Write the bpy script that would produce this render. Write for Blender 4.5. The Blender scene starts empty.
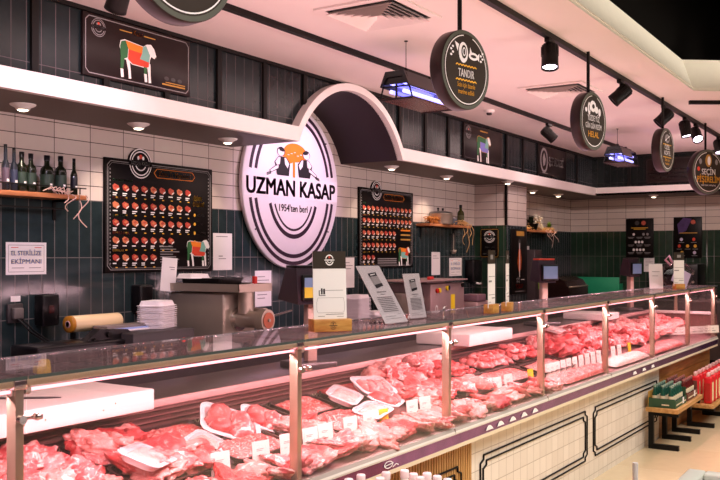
import bpy, bmesh, math, random
from mathutils import Matrix, Vector, Euler, noise
R = math.radians
PI = math.pi
rng = random.Random(7)
scn = bpy.context.scene
COL = scn.collection

# ------------------------------------------------------------------ materials
def lin(h):
    h = h.lstrip('#')
    c = [int(h[i:i+2], 16) / 255 for i in (0, 2, 4)]
    return tuple(x / 12.92 if x <= .04045 else ((x + .055) / 1.055) ** 2.4 for x in c) + (1,)

MATS = {}
def mat(name, col, rough=.5, metal=0, emit=None, es=0, noise_amt=.06, noise_scale=12, spec=.4, alpha=1, coat=0, bump=0, bscale=60):
    if name in MATS: return MATS[name]
    m = bpy.data.materials.new(name); m.use_nodes = True
    nt = m.node_tree; b = nt.nodes['Principled BSDF']
    c = lin(col)
    tc = nt.nodes.new('ShaderNodeTexCoord')
    if noise_amt > 0:
        n = nt.nodes.new('ShaderNodeTexNoise'); n.inputs['Scale'].default_value = noise_scale; n.inputs['Detail'].default_value = 3
        nt.links.new(tc.outputs['Object'], n.inputs['Vector'])
        mx = nt.nodes.new('ShaderNodeMix'); mx.data_type = 'RGBA'
        mx.inputs[6].default_value = tuple(min(1, x * (1 + noise_amt * 2)) for x in c[:3]) + (1,)
        mx.inputs[7].default_value = tuple(x * (1 - noise_amt * 2) for x in c[:3]) + (1,)
        nt.links.new(n.outputs['Fac'], mx.inputs[0])
        nt.links.new(mx.outputs[2], b.inputs['Base Color'])
    else:
        b.inputs['Base Color'].default_value = c
    b.inputs['Roughness'].default_value = rough
    b.inputs['Metallic'].default_value = metal
    b.inputs['Specular IOR Level'].default_value = spec
    b.inputs['Coat Weight'].default_value = coat
    if emit:
        b.inputs['Emission Color'].default_value = lin(emit); b.inputs['Emission Strength'].default_value = es
    if bump:
        bn = nt.nodes.new('ShaderNodeTexNoise'); bn.inputs['Scale'].default_value = bscale
        nt.links.new(tc.outputs['Object'], bn.inputs['Vector'])
        bp = nt.nodes.new('ShaderNodeBump'); bp.inputs['Strength'].default_value = bump; bp.inputs['Distance'].default_value = .01
        nt.links.new(bn.outputs['Fac'], bp.inputs['Height']); nt.links.new(bp.outputs['Normal'], b.inputs['Normal'])
    MATS[name] = m
    return m

def glass(name, tint, refl=1.0, rough=0.0, haze=0, hcol='#e8d5d6'):
    """thin sheet glass: clear transmission with a Fresnel reflection"""
    if name in MATS: return MATS[name]
    m = bpy.data.materials.new(name); m.use_nodes = True
    nt = m.node_tree; nt.nodes.clear()
    out = nt.nodes.new('ShaderNodeOutputMaterial'); mix = nt.nodes.new('ShaderNodeMixShader')
    tr = nt.nodes.new('ShaderNodeBsdfTransparent'); gl = nt.nodes.new('ShaderNodeBsdfGlossy'); lw = nt.nodes.new('ShaderNodeLayerWeight')
    lw.inputs['Blend'].default_value = .5
    pw = nt.nodes.new('ShaderNodeMath'); pw.operation = 'POWER'; pw.inputs[1].default_value = 5; nt.links.new(lw.outputs['Facing'], pw.inputs[0])
    fr = nt.nodes.new('ShaderNodeMath'); fr.operation = 'MULTIPLY_ADD'; fr.inputs[1].default_value = .93*refl; fr.inputs[2].default_value = .035*refl; nt.links.new(pw.outputs[0], fr.inputs[0])
    tr.inputs['Color'].default_value = lin(tint); gl.inputs['Roughness'].default_value = rough
    gl.inputs['Color'].default_value = (.97, .97, .97, 1)
    nt.links.new(fr.outputs[0], mix.inputs[0]); nt.links.new(tr.outputs[0], mix.inputs[1]); nt.links.new(gl.outputs[0], mix.inputs[2])
    if haze:
        df = nt.nodes.new('ShaderNodeBsdfDiffuse'); df.inputs[0].default_value = lin(hcol); m2 = nt.nodes.new('ShaderNodeMixShader'); m2.inputs[0].default_value = haze
        nt.links.new(mix.outputs[0], m2.inputs[1]); nt.links.new(df.outputs[0], m2.inputs[2]); mix = m2
    nt.links.new(mix.outputs[0], out.inputs['Surface'])
    MATS[name] = m
    return m

def tile_mat(name, c1, c2, mortar, tw, th, off, axes, msize, rough=.2, wob=.0, spec=.5):
    """stack-bond tiles from a Brick texture laid in metres on the wall plane"""
    m = bpy.data.materials.new(name); m.use_nodes = True
    nt = m.node_tree; b = nt.nodes['Principled BSDF']
    tc = nt.nodes.new('ShaderNodeTexCoord'); sp = nt.nodes.new('ShaderNodeSeparateXYZ'); cb = nt.nodes.new('ShaderNodeCombineXYZ')
    nt.links.new(tc.outputs['Object'], sp.inputs[0])
    for k in (0, 1):
        ad = nt.nodes.new('ShaderNodeMath'); ad.operation = 'SUBTRACT'; ad.inputs[1].default_value = off[k]
        nt.links.new(sp.outputs['XYZ'.index(axes[k])], ad.inputs[0]); nt.links.new(ad.outputs[0], cb.inputs[k])
    br = nt.nodes.new('ShaderNodeTexBrick'); br.offset = 0; br.squash = 1
    br.inputs['Color1'].default_value = lin(c1); br.inputs['Color2'].default_value = lin(c2); br.inputs['Mortar'].default_value = lin(mortar)
    br.inputs['Scale'].default_value = 1; br.inputs['Mortar Size'].default_value = msize; br.inputs['Mortar Smooth'].default_value = .1
    br.inputs['Brick Width'].default_value = tw; br.inputs['Row Height'].default_value = th
    nt.links.new(cb.outputs[0], br.inputs['Vector'])
    nz = nt.nodes.new('ShaderNodeTexNoise'); nz.inputs['Scale'].default_value = 14; nz.inputs['Detail'].default_value = 4
    nt.links.new(tc.outputs['Object'], nz.inputs['Vector'])
    mr = nt.nodes.new('ShaderNodeMapRange'); mr.inputs[3].default_value = 1 - wob; mr.inputs[4].default_value = 1 + wob
    nt.links.new(nz.outputs['Fac'], mr.inputs[0])
    mx = nt.nodes.new('ShaderNodeMix'); mx.data_type = 'RGBA'; mx.blend_type = 'MULTIPLY'; mx.inputs[0].default_value = 1
    nt.links.new(br.outputs['Color'], mx.inputs[6]); nt.links.new(mr.outputs[0], mx.inputs[7]); nt.links.new(mx.outputs[2], b.inputs['Base Color'])
    rr = nt.nodes.new('ShaderNodeMapRange'); rr.inputs[3].default_value = rough; rr.inputs[4].default_value = .8
    nt.links.new(br.outputs['Fac'], rr.inputs[0]); nt.links.new(rr.outputs[0], b.inputs['Roughness'])
    b.inputs['Specular IOR Level'].default_value = spec
    bp = nt.nodes.new('ShaderNodeBump'); bp.inputs['Strength'].default_value = .25; bp.inputs['Distance'].default_value = .004; bp.invert = True
    ad = nt.nodes.new('ShaderNodeMath'); ad.operation = 'MULTIPLY_ADD'; ad.inputs[1].default_value = .5
    nt.links.new(nz.outputs['Fac'], ad.inputs[0]); nt.links.new(br.outputs['Fac'], ad.inputs[2])
    nt.links.new(ad.outputs[0], bp.inputs['Height']); nt.links.new(bp.outputs['Normal'], b.inputs['Normal'])
    return m

def meat_mat(name, dark, mid, fat, scale=30, fatpos=.6, rough=.35, bump=.5, wave=False):
    m = bpy.data.materials.new(name); m.use_nodes = True
    nt = m.node_tree; b = nt.nodes['Principled BSDF']
    tc = nt.nodes.new('ShaderNodeTexCoord')
    oi = nt.nodes.new('ShaderNodeObjectInfo')
    va = nt.nodes.new('ShaderNodeVectorMath'); va.operation = 'ADD'
    sc_ = nt.nodes.new('ShaderNodeMath'); sc_.operation = 'MULTIPLY'; sc_.inputs[1].default_value = 7
    nt.links.new(oi.outputs['Random'], sc_.inputs[0])
    nt.links.new(tc.outputs['Object'], va.inputs[0]); nt.links.new(sc_.outputs[0], va.inputs[1])
    if wave:
        n = nt.nodes.new('ShaderNodeTexWave'); n.inputs['Scale'].default_value = scale * .35; n.inputs['Distortion'].default_value = 9; n.inputs['Detail'].default_value = 2
    else:
        n = nt.nodes.new('ShaderNodeTexNoise'); n.inputs['Scale'].default_value = scale; n.inputs['Detail'].default_value = 3; n.inputs['Distortion'].default_value = 1.2
    nt.links.new(va.outputs[0], n.inputs['Vector'])
    cr = nt.nodes.new('ShaderNodeValToRGB')
    e = cr.color_ramp.elements
    e[0].position = .3; e[0].color = lin(dark); e[1].position = fatpos + .12; e[1].color = lin(fat)
    x = e.new(.48); x.color = lin(mid)
    x = e.new(fatpos); x.color = lin(mid)
    nt.links.new(n.outputs['Fac'], cr.inputs['Fac'])
    n2 = nt.nodes.new('ShaderNodeTexNoise'); n2.inputs['Scale'].default_value = scale*.3; n2.inputs['Detail'].default_value = 2; nt.links.new(va.outputs[0], n2.inputs['Vector'])
    r2 = nt.nodes.new('ShaderNodeMapRange'); r2.inputs[1].default_value = .45; r2.inputs[2].default_value = .75; r2.inputs[3].default_value = 0; r2.inputs[4].default_value = .4; nt.links.new(n2.outputs['Fac'], r2.inputs[0])
    m2 = nt.nodes.new('ShaderNodeMix'); m2.data_type = 'RGBA'; m2.inputs[7].default_value = lin(fat)
    nt.links.new(r2.outputs[0], m2.inputs[0]); nt.links.new(cr.outputs[0], m2.inputs[6]); nt.links.new(m2.outputs[2], b.inputs['Base Color'])
    b.inputs['Roughness'].default_value = rough
    bp = nt.nodes.new('ShaderNodeBump'); bp.inputs['Strength'].default_value = bump; bp.inputs['Distance'].default_value = .006
    nt.links.new(n.outputs['Fac'], bp.inputs['Height']); nt.links.new(bp.outputs['Normal'], b.inputs['Normal'])
    return m

def wood_mat(name, c1, c2, axis=(1, 12, 12), rough=.45):
    m = bpy.data.materials.new(name); m.use_nodes = True
    nt = m.node_tree; b = nt.nodes['Principled BSDF']
    tc = nt.nodes.new('ShaderNodeTexCoord'); mp = nt.nodes.new('ShaderNodeMapping'); mp.inputs['Scale'].default_value = axis
    nz = nt.nodes.new('ShaderNodeTexNoise'); nz.inputs['Scale'].default_value = 4; nz.inputs['Detail'].default_value = 5
    cr = nt.nodes.new('ShaderNodeValToRGB'); cr.color_ramp.elements[0].color = lin(c1); cr.color_ramp.elements[1].color = lin(c2)
    cr.color_ramp.elements[0].position = .35; cr.color_ramp.elements[1].position = .65
    nt.links.new(tc.outputs['Object'], mp.inputs[0]); nt.links.new(mp.outputs[0], nz.inputs['Vector']); nt.links.new(nz.outputs['Fac'], cr.inputs[0])
    nt.links.new(cr.outputs[0], b.inputs['Base Color']); b.inputs['Roughness'].default_value = rough
    return m

# wall tiles
M_WHITE_TILE = tile_mat('white_tile', '#d9cbc2', '#cfc0b8', '#4a3a34', .297, .1, (3.497, 1.972), 'XZ', .0028, .16, .04)
M_GREEN_TILE = tile_mat('green_tile', '#2b393b', '#243133', '#736d6b', .1, .39, (3.497, 1.972), 'XZ', .0026, .12, .35)
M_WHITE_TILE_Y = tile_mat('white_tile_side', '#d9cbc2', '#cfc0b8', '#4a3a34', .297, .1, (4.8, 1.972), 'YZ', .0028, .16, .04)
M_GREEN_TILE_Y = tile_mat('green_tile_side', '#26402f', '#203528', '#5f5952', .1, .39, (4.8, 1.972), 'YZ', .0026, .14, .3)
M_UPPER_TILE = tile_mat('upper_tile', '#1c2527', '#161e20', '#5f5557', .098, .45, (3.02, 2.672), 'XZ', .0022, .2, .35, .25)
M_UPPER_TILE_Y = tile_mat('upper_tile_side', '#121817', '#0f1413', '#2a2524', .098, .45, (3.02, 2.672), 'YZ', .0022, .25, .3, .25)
M_BASE_TILE = tile_mat('base_tile', '#e6ddd0', '#ddd3c5', '#a89c8d', .1, .1, (0, .04), 'XZ', .0022, .25, .03)
M_FLOOR = tile_mat('floor_stone', '#d8c3a0', '#d0b994', '#b9a485', .9, .9, (0.4, .2), 'XY', .003, .12, .06)

BLACK = mat('black_metal', '#100d0b', .5, 0, spec=.2)
BLACKP = mat('black_plastic', '#0f0d0f', .3, spec=.3)
DGREY = mat('dark_grey', '#3a3536', .4)
STEEL = mat('steel', '#b3a596', .34, .6, noise_amt=.05, noise_scale=6)
STEEL_D = mat('steel_worktop', '#7d7678', .3, .9, noise_amt=.06)
CHROME = mat('chrome', '#d8d2cf', .12, 1)
BRASS = mat('brass_post', '#c2b49c', .32, .75)
WHITE = mat('white_paint', '#ece6e2', .5, noise_amt=.015)
CEIL = mat('ceiling_paint', '#e6dcd6', .7, noise_amt=.015, noise_scale=3)
CREAM = mat('cream_paint', '#e9dfcc', .6, noise_amt=.02)
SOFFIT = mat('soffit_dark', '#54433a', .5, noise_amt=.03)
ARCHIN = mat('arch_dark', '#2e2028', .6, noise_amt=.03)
VOID = mat('void_dark', '#0b0806', .9, spec=.05)
PAPER = mat('white_paper', '#efebe9', .7, noise_amt=.01)
INK = mat('black_ink', '#1d171c', .6, noise_amt=.02)
GREYINK = mat('grey_ink', '#8d8888', .6, noise_amt=.02)
BLUEINK = mat('blue_ink', '#6f86d8', .6, noise_amt=.02)
WINK = mat('white_ink', '#f4f0ed', .55, noise_amt=.01)
ORANGE = mat('orange_print', '#ee8420', .55, noise_amt=.05)
GOLD = mat('gold_print', '#f0b434', .55, noise_amt=.03)
REDP = mat('red_print', '#d8432a', .55, noise_amt=.05)
GREENP = mat('green_print', '#2f6a3c', .55, noise_amt=.05)
TEALP = mat('teal_print', '#7fb5a8', .55, noise_amt=.05)
BOARDBLK = mat('board_black', '#110d0c', .35, noise_amt=.03, spec=.12)
BOARDBRN = mat('board_brown', '#221817', .3, noise_amt=.05, spec=.2)
SIGNDK = mat('sign_face', '#332a21', .55, noise_amt=.03, spec=.25)
SIGNRIM = mat('sign_rim', '#2a1c1a', .35, .2, noise_amt=.05)
SIGNRING = mat('sign_ring', '#55584c', .4, noise_amt=.05)
SIGNW = mat('sign_white', '#efe4e8', .45, noise_amt=.015)
FOAM = mat('white_foam', '#f3eef0', .55, noise_amt=.015)
PE = mat('white_board', '#f0e6e2', .45, noise_amt=.02)
RAW = wood_mat('shelf_wood', '#a5613a', '#c98354', (1, 10, 10))
OAK = wood_mat('oak_block', '#b57a35', '#cf9a50', (3, 14, 14))
TABLEW = wood_mat('table_wood', '#a8783f', '#c6985c', (1, 10, 10))
WALNUT = wood_mat('wood_panel', '#8a5a2c', '#a8733d', (1, 1, 14))
SLAT = wood_mat('slat_wood', '#b88848', '#d0a262', (10, 10, 1))
STRAW = mat('raffia_straw', '#d6a86a', .7, noise_amt=.15)
STRAWP = mat('raffia_pale', '#e3bdb0', .7, noise_amt=.12)
BOTTLE = mat('dark_green_glass', '#12170b', .15, 0, noise_amt=.15, noise_scale=20)
BOTTLEB = mat('blue_grey_glass', '#23262f', .15, 0, noise_amt=.1)
LABELG = mat('green_label', '#26372c', .5)
YELLOW = mat('yellow_plastic', '#f2d328', .45, noise_amt=.03)
TAGW = mat('tag_white', '#f4eae2', .5, noise_amt=.01)
TRAYBLK = mat('tray_black', '#3a2727', .3, noise_amt=.05)
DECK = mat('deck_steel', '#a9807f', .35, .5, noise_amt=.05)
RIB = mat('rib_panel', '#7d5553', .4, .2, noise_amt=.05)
GREY_BUMP = mat('bumper_grey', '#a79f96', .45, noise_amt=.02)
CREAMB = mat('bumper_cream', '#ddd8cc', .45, noise_amt=.015)
PURPLE = mat('steel_reflection_tint', '#84548a', .1, .7, noise_amt=.3, noise_scale=7)  # purple reflections in the steel are put into base colour and noise
LEDGE = mat('ledge_cream', '#e3d3b4', .5, noise_amt=.02)
RED = mat('red_plastic', '#cf2a22', .4, noise_amt=.04)
GREENC = mat('green_card', '#2c4f36', .5, noise_amt=.06)
GREENCR = mat('green_crate', '#1f9a6c', .5, noise_amt=.05)
FILM = mat('film_roll', '#ecd6a6', .25, noise_amt=.04, noise_scale=4)
CARD = mat('brown_card', '#b98a3c', .7, noise_amt=.05)
SCREENY = mat('screen_yellow', '#e8c34a', .3, 0, '#e8c34a', .12)
SCREENB = mat('screen_blue', '#7f95bb', .25, 0, '#8fa8d8', .1)
WINE = mat('wine_gloss', '#3a1618', .25, noise_amt=.15)
LED = mat('led_tube', '#ffffff', .3, 0, '#ffa9b8', 2.6, noise_amt=0)
LEDHOUSE = mat('led_housing', '#f6efd0', .45, noise_amt=.02)
BULB = mat('downlight_bulb', '#fff4e0', .3, 0, '#ffe9c8', 9, noise_amt=0)
SPOTLED = mat('spot_bulb', '#ffffff', .3, 0, '#f3e2ff', 9, noise_amt=0)
UVT = mat('uv_tube', '#cfd4ff', .3, 0, '#9a98ff', 2.6, noise_amt=0)
UVREF = mat('uv_reflector', '#b9b6ea', .2, .8, '#6a68ff', .25, noise_amt=.1)  # faint emission stands in for tube light caught by the reflector
GREENLEAF = mat('leaf_green', '#5f7a22', .5, noise_amt=.2, noise_scale=40)
DARKLEAF = mat('leaf_dark', '#232a1a', .5, noise_amt=.2, noise_scale=40)
LAV = mat('lavender_sheet', '#d9cbe6', .5, noise_amt=.02)
GLASS = glass('case_glass', '#fbf4f4', .9, 0, .012)
TOPGLASS = glass('top_glass', '#e9e6e8', .5, .02, .10, '#d9b9bc')
EDGEGLASS = mat('glass_edge', '#4a5654', .3, noise_amt=.1)
ACRYL = glass('acrylic', '#f1eef0', .8)
FILMW = glass('wrap_film', '#fdf4f5', 1.0, .12, .05)
MEAT_RED = meat_mat('beef_red', '#a0262c', '#c63f42', '#eeb0aa', 34, .6, .35, .5)
MEAT_PALE = meat_mat('pale_meat', '#d06c68', '#e0908a', '#f6d5cf', 28, .56, .38, .5)
MEAT_MINCE = meat_mat('mince', '#a8262a', '#cf5250', '#f4cac4', 62, .53, .4, 1.0)
MEAT_FAT = meat_mat('marbled_meat', '#b83c40', '#d8686a', '#f6d6cf', 30, .53, .35, .5)
MEAT_DARK = meat_mat('dark_beef', '#861d20', '#ac3236', '#d8807c', 26, .64, .35, .5)

# ------------------------------------------------------------------ mesh builder
class MB:
    def __init__(s): s.v = []; s.f = []; s.m = []; s.sm = []; s.mats = []
    def mi(s, m):
        if m not in s.mats: s.mats.append(m)
        return s.mats.index(m)
    def add(s, vs, fs, m=None, smooth=False, M=None):
        b = len(s.v)
        s.v += [tuple(M @ Vector(v)) if M else tuple(v) for v in vs]
        k = s.mi(m) if m else 0
        for f in fs: s.f.append([b + i for i in f]); s.m.append(k); s.sm.append(smooth)
        return s
    def box(s, lo, hi, m=None, bev=0, M=None, seg=2):
        if bev <= 0:
            x0, y0, z0 = lo; x1, y1, z1 = hi
            return s.add([(x0,y0,z0),(x1,y0,z0),(x1,y1,z0),(x0,y1,z0),(x0,y0,z1),(x1,y0,z1),(x1,y1,z1),(x0,y1,z1)],
                [(0,3,2,1),(4,5,6,7),(0,1,5,4),(1,2,6,5),(2,3,7,6),(3,0,4,7)], m, False, M)
        bm = bmesh.new(); bmesh.ops.create_cube(bm, size=1)
        for v in bm.verts: v.co = Vector([lo[i] + (v.co[i] + .5) * (hi[i] - lo[i]) for i in range(3)])
        bmesh.ops.bevel(bm, geom=list(bm.edges), offset=bev, segments=seg, affect='EDGES', profile=.5)
        s.bm(bm, m, True, M); return s
    def bm(s, bm, m=None, smooth=False, M=None):
        bm.verts.index_update()
        s.add([v.co.copy() for v in bm.verts], [[v.index for v in f.verts] for f in bm.faces], m, smooth, M); bm.free(); return s
    def cyl(s, p0, p1, r0, r1=None, seg=16, m=None, caps=True, smooth=True):
        r1 = r0 if r1 is None else r1
        p0, p1 = Vector(p0), Vector(p1); d = (p1 - p0).normalized()
        a = d.orthogonal().normalized(); b = d.cross(a)
        vs = [p0 + (a * math.cos(2*PI*i/seg) + b * math.sin(2*PI*i/seg)) * r0 for i in range(seg)] + \
             [p1 + (a * math.cos(2*PI*i/seg) + b * math.sin(2*PI*i/seg)) * r1 for i in range(seg)]
        s.add(vs, [(i, (i+1) % seg, seg + (i+1) % seg, seg + i) for i in range(seg)], m, smooth)
        if caps:
            s.add(vs[:seg], [list(range(seg))[::-1]], m); s.add(vs[seg:], [list(range(seg))], m)
        return s
    def lathe(s, prof, seg=20, m=None, M=None, smooth=True, ax='z'):
        vs = []
        for r, z in prof:
            for i in range(seg):
                a = 2*PI*i/seg; vs.append((r*math.cos(a), r*math.sin(a), z))
        fs = []
        for k in range(len(prof)-1):
            for i in range(seg):
                j = (i+1) % seg; fs.append((k*seg+i, k*seg+j, (k+1)*seg+j, (k+1)*seg+i))
        s.add(vs, fs, m, smooth, M)
        n = len(prof)
        if prof[0][0] > 1e-5: s.add(vs[:seg], [list(range(seg))[::-1]], m, False, M)
        if prof[-1][0] > 1e-5: s.add(vs[(n-1)*seg:], [list(range(seg))], m, False, M)
        return s
    def prism(s, poly, z0, z1, m=None, M=None, smooth=False):
        """poly in local xy (counter-clockwise), from z0 to z1"""
        n = len(poly)
        vs = [(x, y, z0) for x, y in poly] + [(x, y, z1) for x, y in poly]
        fs = [list(range(n))[::-1], list(range(n, 2*n))] + [(i, (i+1) % n, n + (i+1) % n, n + i) for i in range(n)]
        return s.add(vs, fs, m, smooth, M)
    def tube(s, pts, r, seg=8, m=None, r1=None):
        pts = [Vector(p) for p in pts]; n = len(pts); vs = []
        up = None
        for i, p in enumerate(pts):
            d = (pts[min(i+1, n-1)] - pts[max(i-1, 0)]).normalized()
            a = d.orthogonal().normalized() if up is None else (up - d * up.dot(d)).normalized()
            up = a; b = d.cross(a); rr = r if r1 is None else r + (r1 - r) * i / (n-1)
            vs += [p + (a*math.cos(2*PI*k/seg) + b*math.sin(2*PI*k/seg)) * rr for k in range(seg)]
        fs = [(i*seg+k, i*seg+(k+1) % seg, (i+1)*seg+(k+1) % seg, (i+1)*seg+k) for i in range(n-1) for k in range(seg)]
        fs += [list(range(seg))[::-1], list(range((n-1)*seg, n*seg))]
        return s.add(vs, fs, m, True)
    # flat print on a local xy plane, facing +z
    def poly(s, pts, z, m): return s.add([(x, y, z) for x, y in pts], [list(range(len(pts)))], m)
    def rect(s, x0, y0, x1, y1, z, m): return s.poly([(x0,y0),(x1,y0),(x1,y1),(x0,y1)], z, m)
    def ell(s, cx, cy, rx, ry, z, m, seg=24): return s.poly([(cx+rx*math.cos(2*PI*i/seg), cy+ry*math.sin(2*PI*i/seg)) for i in range(seg)], z, m)
    def arc(s, cx, cy, rx0, ry0, rx1, ry1, a0, a1, z, m, seg=40):
        vs = []
        for i in range(seg+1):
            a = a0 + (a1-a0)*i/seg
            vs += [(cx+rx0*math.cos(a), cy+ry0*math.sin(a), z), (cx+rx1*math.cos(a), cy+ry1*math.sin(a), z)]
        return s.add(vs, [(2*i, 2*i+1, 2*i+3, 2*i+2) for i in range(seg)], m)
    def line(s, pts, w, z, m):
        for (x0, y0), (x1, y1) in zip(pts, pts[1:]):
            dx, dy = x1-x0, y1-y0; L = math.hypot(dx, dy) or 1; nx, ny = -dy/L*w/2, dx/L*w/2
            s.poly([(x0-nx,y0-ny),(x1-nx,y1-ny),(x1+nx,y1+ny),(x0+nx,y0+ny)], z, m)
        return s
    def text(s, body, x, y, size, z, m, width=None, bold=0, align='c', sx=1):
        vs, fs = text_mesh(body, bold)
        if not vs: return s
        xs = [v[0] for v in vs]; w = max(xs) - min(xs); x0 = min(xs)
        k = size; kx = (width / w) if width else size * sx
        ox = {'c': -w/2, 'l': 0, 'r': -w}[align]
        for d, e in (((0,0), (-1,-.6), (1,-.6), (-1,.6), (1,.6)) if bold else ((0,0),)):
            s.add([(x + (v[0]-x0+ox)*kx + d*bold*.8*k, y + v[1]*k + e*bold*.8*k, z + abs(d)*.00005) for v in vs], fs, m)
        return s
    def build(s, name, m=None, parent=None, loc=None, rot=None):
        me = bpy.data.meshes.new(name); me.from_pydata(s.v, [], s.f)
        for x in (s.mats or [m]): me.materials.append(x)
        if s.mats and m and m not in s.mats: pass
        for p, k, sm in zip(me.polygons, s.m, s.sm): p.material_index = k; p.use_smooth = sm
        me.update()
        o = bpy.data.objects.new(name, me); COL.objects.link(o)
        if parent: o.parent = parent
        if loc: o.location = loc
        if rot: o.rotation_euler = rot
        return o

TXT = {}
def text_mesh(body, bold=0):
    """cap height about 1 unit, baseline at 0"""
    key = (body, bold)
    if key in TXT: return TXT[key]
    cu = bpy.data.curves.new('t', 'FONT'); cu.body = body; cu.size = 1.4; cu.resolution_u = 3; cu.offset = 0
    ob = bpy.data.objects.new('t', cu); COL.objects.link(ob)
    dg = bpy.context.evaluated_depsgraph_get()
    me = bpy.data.meshes.new_from_object(ob.evaluated_get(dg))
    r = ([tuple(v.co) for v in me.vertices], [list(p.vertices) for p in me.polygons])
    bpy.data.objects.remove(ob); bpy.data.curves.remove(cu); bpy.data.meshes.remove(me)
    TXT[key] = r
    return r

def tag(o, label, cat, group=None, kind=None):
    o['label'] = label; o['category'] = cat
    if group: o['group'] = group
    if kind: o['kind'] = kind
    return o
def thing(name, label, cat, loc=(0,0,0), rot=(0,0,0), group=None):
    o = bpy.data.objects.new(name, None); COL.objects.link(o); o.empty_display_size = .05
    o.location = loc; o.rotation_euler = rot
    return tag(o, label, cat, group)
def copy_tree(o, loc, rot, label, group=None):
    r = o.copy(); COL.objects.link(r); r.location = loc; r.rotation_euler = rot; r['label'] = label
    if group: r['group'] = group
    for ch in list(o.children):
        c = ch.copy(); COL.objects.link(c); c.parent = r
        for g in list(ch.children):
            d = g.copy(); COL.objects.link(d); d.parent = c
    return r
def struct(name, b, m=None):
    o = b.build(name, m); o['kind'] = 'structure'; return o
ORD = ['first', 'second', 'third', 'fourth', 'fifth', 'sixth', 'seventh', 'eighth', 'ninth', 'tenth', 'eleventh', 'twelfth']

# counter frame: s along the counter, n from its front glass towards the back wall
OX, OY, GA = 1.4, 2.0, R(-1.25)
def CL(s, n, z): return (OX + s*math.cos(GA) - n*math.sin(GA), OY + s*math.sin(GA) + n*math.cos(GA), z)
WALLY, FASY, CEILZ, SOFZ, FASZ = 4.8, 4.1, 3.07, 2.49, 2.605

# ================================================================== the room
# floor
struct('floor', MB().box((-3, -4, -.06), (14.5, 5.2, 0), M_FLOOR))
# tiled back wall: green below, white above
b = MB(); b.box((-3, WALLY, 0), (14.5, WALLY+.2, 1.972), M_GREEN_TILE); b.box((-3, WALLY, 1.972), (14.5, WALLY+.2, 3.2), M_WHITE_TILE)
struct('wall_back', b)
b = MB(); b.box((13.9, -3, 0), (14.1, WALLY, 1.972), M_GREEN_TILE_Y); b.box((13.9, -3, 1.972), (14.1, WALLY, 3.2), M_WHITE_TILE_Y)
struct('wall_right', b)
# pillar standing out of the back wall
b = MB()
for z0, z1, ms, mf in ((0, 1.972, M_GREEN_TILE_Y, M_GREEN_TILE), (1.972, SOFZ, M_WHITE_TILE_Y, M_WHITE_TILE)):
    x0, x1, y0, y1 = 10.25, 10.93, 4.37, WALLY
    b.add([(x0,y1,z0),(x0,y0,z0),(x0,y0,z1),(x0,y1,z1)], [(0,1,2,3)], ms)
    b.add([(x1,y0,z0),(x1,y1,z0),(x1,y1,z1),(x1,y0,z1)], [(0,1,2,3)], ms)
    b.add([(x0,y0,z0),(x1,y0,z0),(x1,y0,z1),(x0,y0,z1)], [(0,1,2,3)], mf)
struct('wall_pillar', b)
struct('trim_1', MB().box((10.235, 4.355, 1.972), (10.265, 4.385, SOFZ), BLACK))

# soffit, fascia and the arch over the round sign
AX, AZ, RO, RI = 6.365, 2.105, .96, .90
ho, hi = math.sqrt(RO**2 - (FASZ-AZ)**2), math.sqrt(RI**2 - (SOFZ-AZ)**2)
b = MB()
for x0, x1 in ((-3, AX-hi), (AX+hi, 13.02)): b.box((x0, FASY+.05, SOFZ), (x1, WALLY, SOFZ+.03), SOFFIT)
b.box((13.02, -3, SOFZ), (13.9, WALLY, SOFZ+.03), SOFFIT)
b.box((12.97, 4.1, SOFZ+.001), (13.07, WALLY, SOFZ+.03), SOFFIT)
struct('ceiling_soffit', b)
b = MB()
b.prism([(-3, SOFZ), (AX-hi, SOFZ), (AX-ho, FASZ), (-3, FASZ)], 0, .05, WHITE, Matrix.Translation((0, FASY+.05, 0)) @ Matrix.Rotation(PI/2, 4, 'X'))
b.prism([(AX+hi, SOFZ), (13.02, SOFZ), (13.02, FASZ), (AX+ho, FASZ)], 0, .05, WHITE, Matrix.Translation((0, FASY+.05, 0)) @ Matrix.Rotation(PI/2, 4, 'X'))
b.box((13.02, -3, SOFZ-.0), (13.07, FASY+.05, FASZ), WHITE)
N = 56
ao = math.asin((FASZ-AZ)/RO); ai = math.asin((SOFZ-AZ)/RI)
pts = []
for i in range(N+1):
    t = i/N; a0 = PI-ao-(PI-2*ao)*t; a1 = PI-ai-(PI-2*ai)*t
    pts.append(((AX+RO*math.cos(a0), AZ+RO*math.sin(a0)), (AX+RI*math.cos(a1), AZ+RI*math.sin(a1))))
vs = []
for (xo, zo), (xi, zi) in pts: vs += [(xo, FASY, zo), (xi, FASY, zi), (xo, FASY+.12, zo), (xi, FASY+.06, zi)]
fs = []
for i in range(N):
    k = 4*i; fs += [(k, k+1, k+5, k+4), (k+2, k, k+4, k+6), (k+1, k+3, k+7, k+5)]
b.add(vs, fs, WHITE)
struct('wall_fascia', b)
b = MB(); vs = []
for i in range(N+1):
    (xo, zo), (xi, zi) = pts[i]; vs += [(xi, FASY+.05, zi), (xi, WALLY, zi)]
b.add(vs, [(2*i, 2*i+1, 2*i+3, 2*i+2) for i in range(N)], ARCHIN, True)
o = struct('ceiling_arch', b)
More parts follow.
